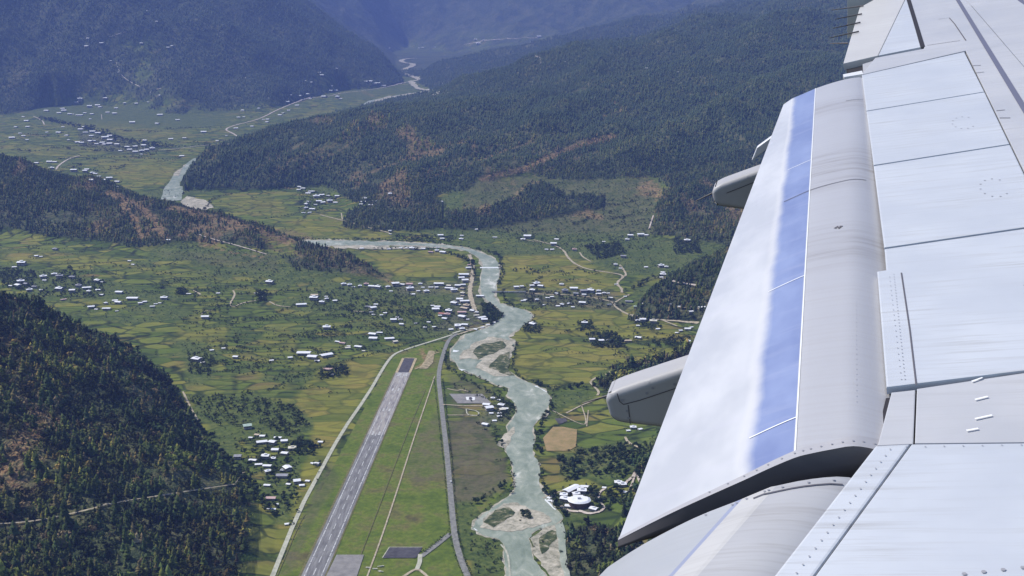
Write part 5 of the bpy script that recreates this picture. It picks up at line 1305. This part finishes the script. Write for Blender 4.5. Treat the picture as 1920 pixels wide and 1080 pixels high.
# grey flap paint, then sky (blue) and wavy-edged cloud (white) reflections painted in
N = NT('flap_paint_sky_reflection'); o_n = N.obj(); ch = N.attr('chord').outputs['Fac']
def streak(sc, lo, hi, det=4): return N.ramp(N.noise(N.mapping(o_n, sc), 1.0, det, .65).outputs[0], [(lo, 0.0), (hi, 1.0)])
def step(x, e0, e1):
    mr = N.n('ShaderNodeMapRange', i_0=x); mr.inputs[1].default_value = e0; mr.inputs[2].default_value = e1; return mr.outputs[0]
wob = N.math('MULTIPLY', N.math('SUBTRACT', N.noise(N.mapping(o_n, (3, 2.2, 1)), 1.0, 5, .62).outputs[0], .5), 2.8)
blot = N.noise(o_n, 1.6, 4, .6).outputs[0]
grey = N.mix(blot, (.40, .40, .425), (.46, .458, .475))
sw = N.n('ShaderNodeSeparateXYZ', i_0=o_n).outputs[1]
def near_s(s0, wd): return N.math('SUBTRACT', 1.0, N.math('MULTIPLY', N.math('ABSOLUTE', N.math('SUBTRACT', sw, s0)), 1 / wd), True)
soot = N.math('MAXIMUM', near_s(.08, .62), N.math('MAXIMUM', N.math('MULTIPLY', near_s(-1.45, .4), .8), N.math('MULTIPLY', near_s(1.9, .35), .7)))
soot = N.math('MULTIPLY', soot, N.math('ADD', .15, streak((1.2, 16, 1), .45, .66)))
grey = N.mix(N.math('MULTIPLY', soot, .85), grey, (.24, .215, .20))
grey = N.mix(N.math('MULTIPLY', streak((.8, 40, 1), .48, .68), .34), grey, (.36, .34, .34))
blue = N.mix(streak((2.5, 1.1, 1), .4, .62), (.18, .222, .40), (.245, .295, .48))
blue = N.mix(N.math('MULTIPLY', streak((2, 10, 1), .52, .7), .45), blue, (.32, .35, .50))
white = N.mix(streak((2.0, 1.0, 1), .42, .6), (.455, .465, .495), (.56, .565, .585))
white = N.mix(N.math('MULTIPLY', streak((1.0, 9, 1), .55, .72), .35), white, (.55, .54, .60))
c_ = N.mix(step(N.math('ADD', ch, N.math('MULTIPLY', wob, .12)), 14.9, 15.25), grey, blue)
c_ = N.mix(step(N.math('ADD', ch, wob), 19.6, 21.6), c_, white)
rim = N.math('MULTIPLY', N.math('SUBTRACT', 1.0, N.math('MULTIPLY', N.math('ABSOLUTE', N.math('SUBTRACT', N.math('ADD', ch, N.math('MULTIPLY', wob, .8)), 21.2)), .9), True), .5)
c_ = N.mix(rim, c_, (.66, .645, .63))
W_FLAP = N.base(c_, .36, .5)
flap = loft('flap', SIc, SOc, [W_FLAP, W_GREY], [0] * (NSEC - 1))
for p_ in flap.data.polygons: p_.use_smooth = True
def on_flap(j, t):   # j in refined section index, t 0 inboard .. 1 outboard
    j0 = min(int(j), NSEC - 2); f_ = j - j0
    return (SIc[j0].lerp(SIc[j0 + 1], f_)).lerp(SOc[j0].lerp(SOc[j0 + 1], f_), t)
def flap_run(t, j0, j1, k=14): return [on_flap(j0 + (j1 - j0) * q_ / k, t) for q_ in range(k + 1)]
wline([flap_run(.505, 3, 20), flap_run(.86, 3, 8)], .008, .003, W_SEAM, flap)
wline([flap_run(.275, 15, 21), flap_run(.045, 15, 21), flap_run(.62, 15, 20)], .006, .003, W_CHIP, flap)
wline([[on_flap(15, t) for t in np.linspace(0, 1, 20)]], .006, .003, W_CHIP, flap)
wline([[on_flap(9.6, .368), on_flap(9.2, .372), on_flap(8.9, .366), on_flap(8.4, .371)]], .018, .003, W_SEAL, flap)
rivets([on_flap(5.5, t) for t in np.linspace(.05, .20, 22)], .0026, .003, flap, W_METAL)
# end rib: riveted edge strip on top, dark rubber wall below
V = []; F = []
for j in range(2, NSEC):
    t = (j - 2) / (NSEC - 3); d = .17 * min(1, (1.06 - t) * 3.2) ; p = SIc[j]; dn = Vector((0, -.012, 0))
    V += [tuple(p + Vector((0, .0, .004)) + dn), tuple(p + dn + Vector((0, -.014, -d * .32))), tuple(p + dn + Vector((0, -.020, -d * .5))), tuple(p + dn + Vector((0, .03, -d)))]
for i in range(NSEC - 3):
    for j in range(3): F.append([i * 4 + j, i * 4 + j + 1, (i + 1) * 4 + j + 1, (i + 1) * 4 + j])
link('end_seal', mesh_np('end_seal', V, F, [W_SEAL], smooth=True), flap)
V = []; F = []
for j in range(2, NSEC):
    t = (j - 2) / (NSEC - 3); wd_ = .010 * (1 - .9 * t)
    V += [tuple(SIc[j] + Vector((0, -.013, .0045))), tuple(on_flap(j, wd_) + Vector((0, 0, .0045)))]
F = [[i * 2, i * 2 + 1, i * 2 + 3, i * 2 + 2] for i in range(NSEC - 3)]
link('edge_strip', mesh_np('edge_strip', V, F, [W_METAL]), flap)
rivets([on_flap(j, .004 * (1 - .8 * j / NSEC)) for j in np.linspace(3, 24, 15)], .0042, .007, flap)

# inboard flap
C2 = cw((1592, 895))
S2 = [WS(p, C2) for p in ((1592, 895), (1522, 898), (1455, 911), (1440, 915), (1392, 935), (1380, 940), (1300, 972), (1207, 1020), (1140, 1063))]
S2 = [S2[0] + Vector((.1, .0, -.05))] + S2
S2c = dens(S2); T2c = [p + Vector((d2.x, d2.y, 0)) * 2.2 for p in S2c]
b2 = []
for j in range(len(S2c) - 1):
    q_ = j // 3; b2.append({0: 0, 1: 0, 2: 0, 3: 2, 4: 2, 5: 1}.get(q_, 3))
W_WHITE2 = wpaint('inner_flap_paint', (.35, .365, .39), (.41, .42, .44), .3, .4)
W_BLUE2 = wpaint('sky_reflection_line', (.24, .27, .40), (.31, .335, .44), .3)  # thin band of sky reflection, painted in as blue
W_WARM = wpaint('warm_white_paint', (.44, .435, .43), (.52, .51, .50), .45)
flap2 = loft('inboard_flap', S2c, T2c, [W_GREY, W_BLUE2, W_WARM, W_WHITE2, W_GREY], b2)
for p_ in flap2.data.polygons: p_.use_smooth = True
wline([[p + d2 * .05 for p in S2c[3:14]]], .007, .003, W_SEAM, flap2)
rivets([S2c[j] + d2 * .025 for j in range(4, 22, 2)], .005, .003, flap2)
wslab('flap_cove', [(.02, -3.50), (-.10, -3.52), (-.42, -4.3), (-.2, -4.4)], -.12, .1, W_DARK, 0)

# flap track fairings
def fairing(outl, C, width, mat, bev, name='flap_track_fairing'):
    P = [WS(p, C) for p in outl]; bm = bmesh.new(); k = len(P)
    a = [bm.verts.new(p) for p in P]; b = [bm.verts.new(p + Vector((0, width, 0))) for p in P]
    bm.faces.new(a); bm.faces.new(b[::-1])
    for i in range(k): bm.faces.new([a[i], b[i], b[(i + 1) % k], a[(i + 1) % k]])
    bmesh.ops.recalc_face_normals(bm, faces=bm.faces)
    bmesh.ops.bevel(bm, geom=list(bm.edges), offset=bev, segments=4, affect='EDGES', profile=.5)
    o = bm_obj(name, bm, mat, wing)
    for p_ in o.data.polygons: p_.use_smooth = True
    md = o.modifiers.new('smooth', 'WEIGHTED_NORMAL'); return o
F1C = cw((1660, 478))
fr1 = fairing([(1131, 745), (1150, 735), (1215, 713), (1330, 676), (1420, 655), (1420, 815), (1300, 812), (1165, 797), (1143, 790)], F1C, .20, W_FAIR, .04)
fs = lambda p: WS(p, F1C) - Vector((0, .003, 0))
def side_lines(runs, w_, parent, f_):
    V, F = [], []
    for L in runs:
        L = [f_(p) for p in L]
        for i, p in enumerate(L):
            d = (L[min(i + 1, len(L) - 1)] - L[max(i - 1, 0)]).normalized(); nr = Vector((-d.z, 0, d.x)) * w_ / 2
            V += [p + nr, p - nr]
            if i: k = len(V) - 4; F.append([k, k + 1, k + 3, k + 2])
    stick(parent, V, F, W_SEAM)
side_lines([[(1157, 737), (1162, 752), (1169, 758), (1200, 750), (1275, 725)], [(1178, 759), (1182, 795)]], .005, fr1, fs)
V, F = [], []
for p in ((1167, 750), (1213, 737), (1265, 720), (1224, 727), (1176, 770), (1179, 783)):
    c = fs(p); i = len(V); V += [tuple(c + Vector((.008 * math.cos(a), -.001, .008 * math.sin(a)))) for a in np.linspace(0, 6.283, 7)[:-1]]; F += [[i, i + 1, i + 2, i + 3], [i, i + 3, i + 4, i + 5]]
stick(fr1, V, F, W_RIV)
F2C = cw((1625, 212))
fr2 = fairing([(1333, 357), (1348, 347), (1400, 328), (1440, 314), (1500, 300), (1500, 402), (1420, 398), (1345, 388), (1338, 382)], F2C, .22, W_FAIR, .04)
side_lines([[(1362, 362), (1395, 349), (1430, 335)]], .006, fr2, lambda p: WS(p, F2C) - Vector((0, .003, 0)))
F3C = cw((1620, 165))
fr3 = fairing([(1409, 302), (1419, 277), (1448, 256), (1540, 222), (1540, 246), (1438, 280)], F3C, .07, W_WHITE, .008)
tube('static_wick', WS((1137, 757), F1C) + Vector((0, .10, 0)), WS((1084, 773), F1C) + Vector((0, .10, 0)), .006, .003, W_SEAL, fr1)
tube('static_wick', WS((1340, 366), F2C) + Vector((0, .10, 0)), WS((1302, 384), F2C) + Vector((0, .10, 0)), .007, .004, W_SEAL, fr2)

# ------------------------------------------------------------------ valley haze
hm = bpy.data.materials.new('haze_air'); hm.use_nodes = True; nt = hm.node_tree
nt.nodes.remove(nt.nodes['Principled BSDF'])
pv = nt.nodes.new('ShaderNodeVolumePrincipled')
pv.inputs['Color'].default_value = (.27, .39, 1.0, 1)
pv.inputs['Density'].default_value = 4.2e-5
nt.links.new(pv.outputs[0], nt.nodes['Material Output'].inputs['Volume'])
top = float(max(ZG.max(), CAM_Z + 10)) + 60
x0, x1, y0, y1, z0 = float(XG.min()) - 300, float(XG.max()) + 300, -60.0, Y1 + 300, float(ZG.min()) - 1.0
bm = bmesh.new(); box_bm(bm, ((x0 + x1) / 2, (y0 + y1) / 2, (z0 + top) / 2), (x1 - x0, y1 - y0, top - z0))
tag(bm_obj('haze', bm, hm), kind='stuff')
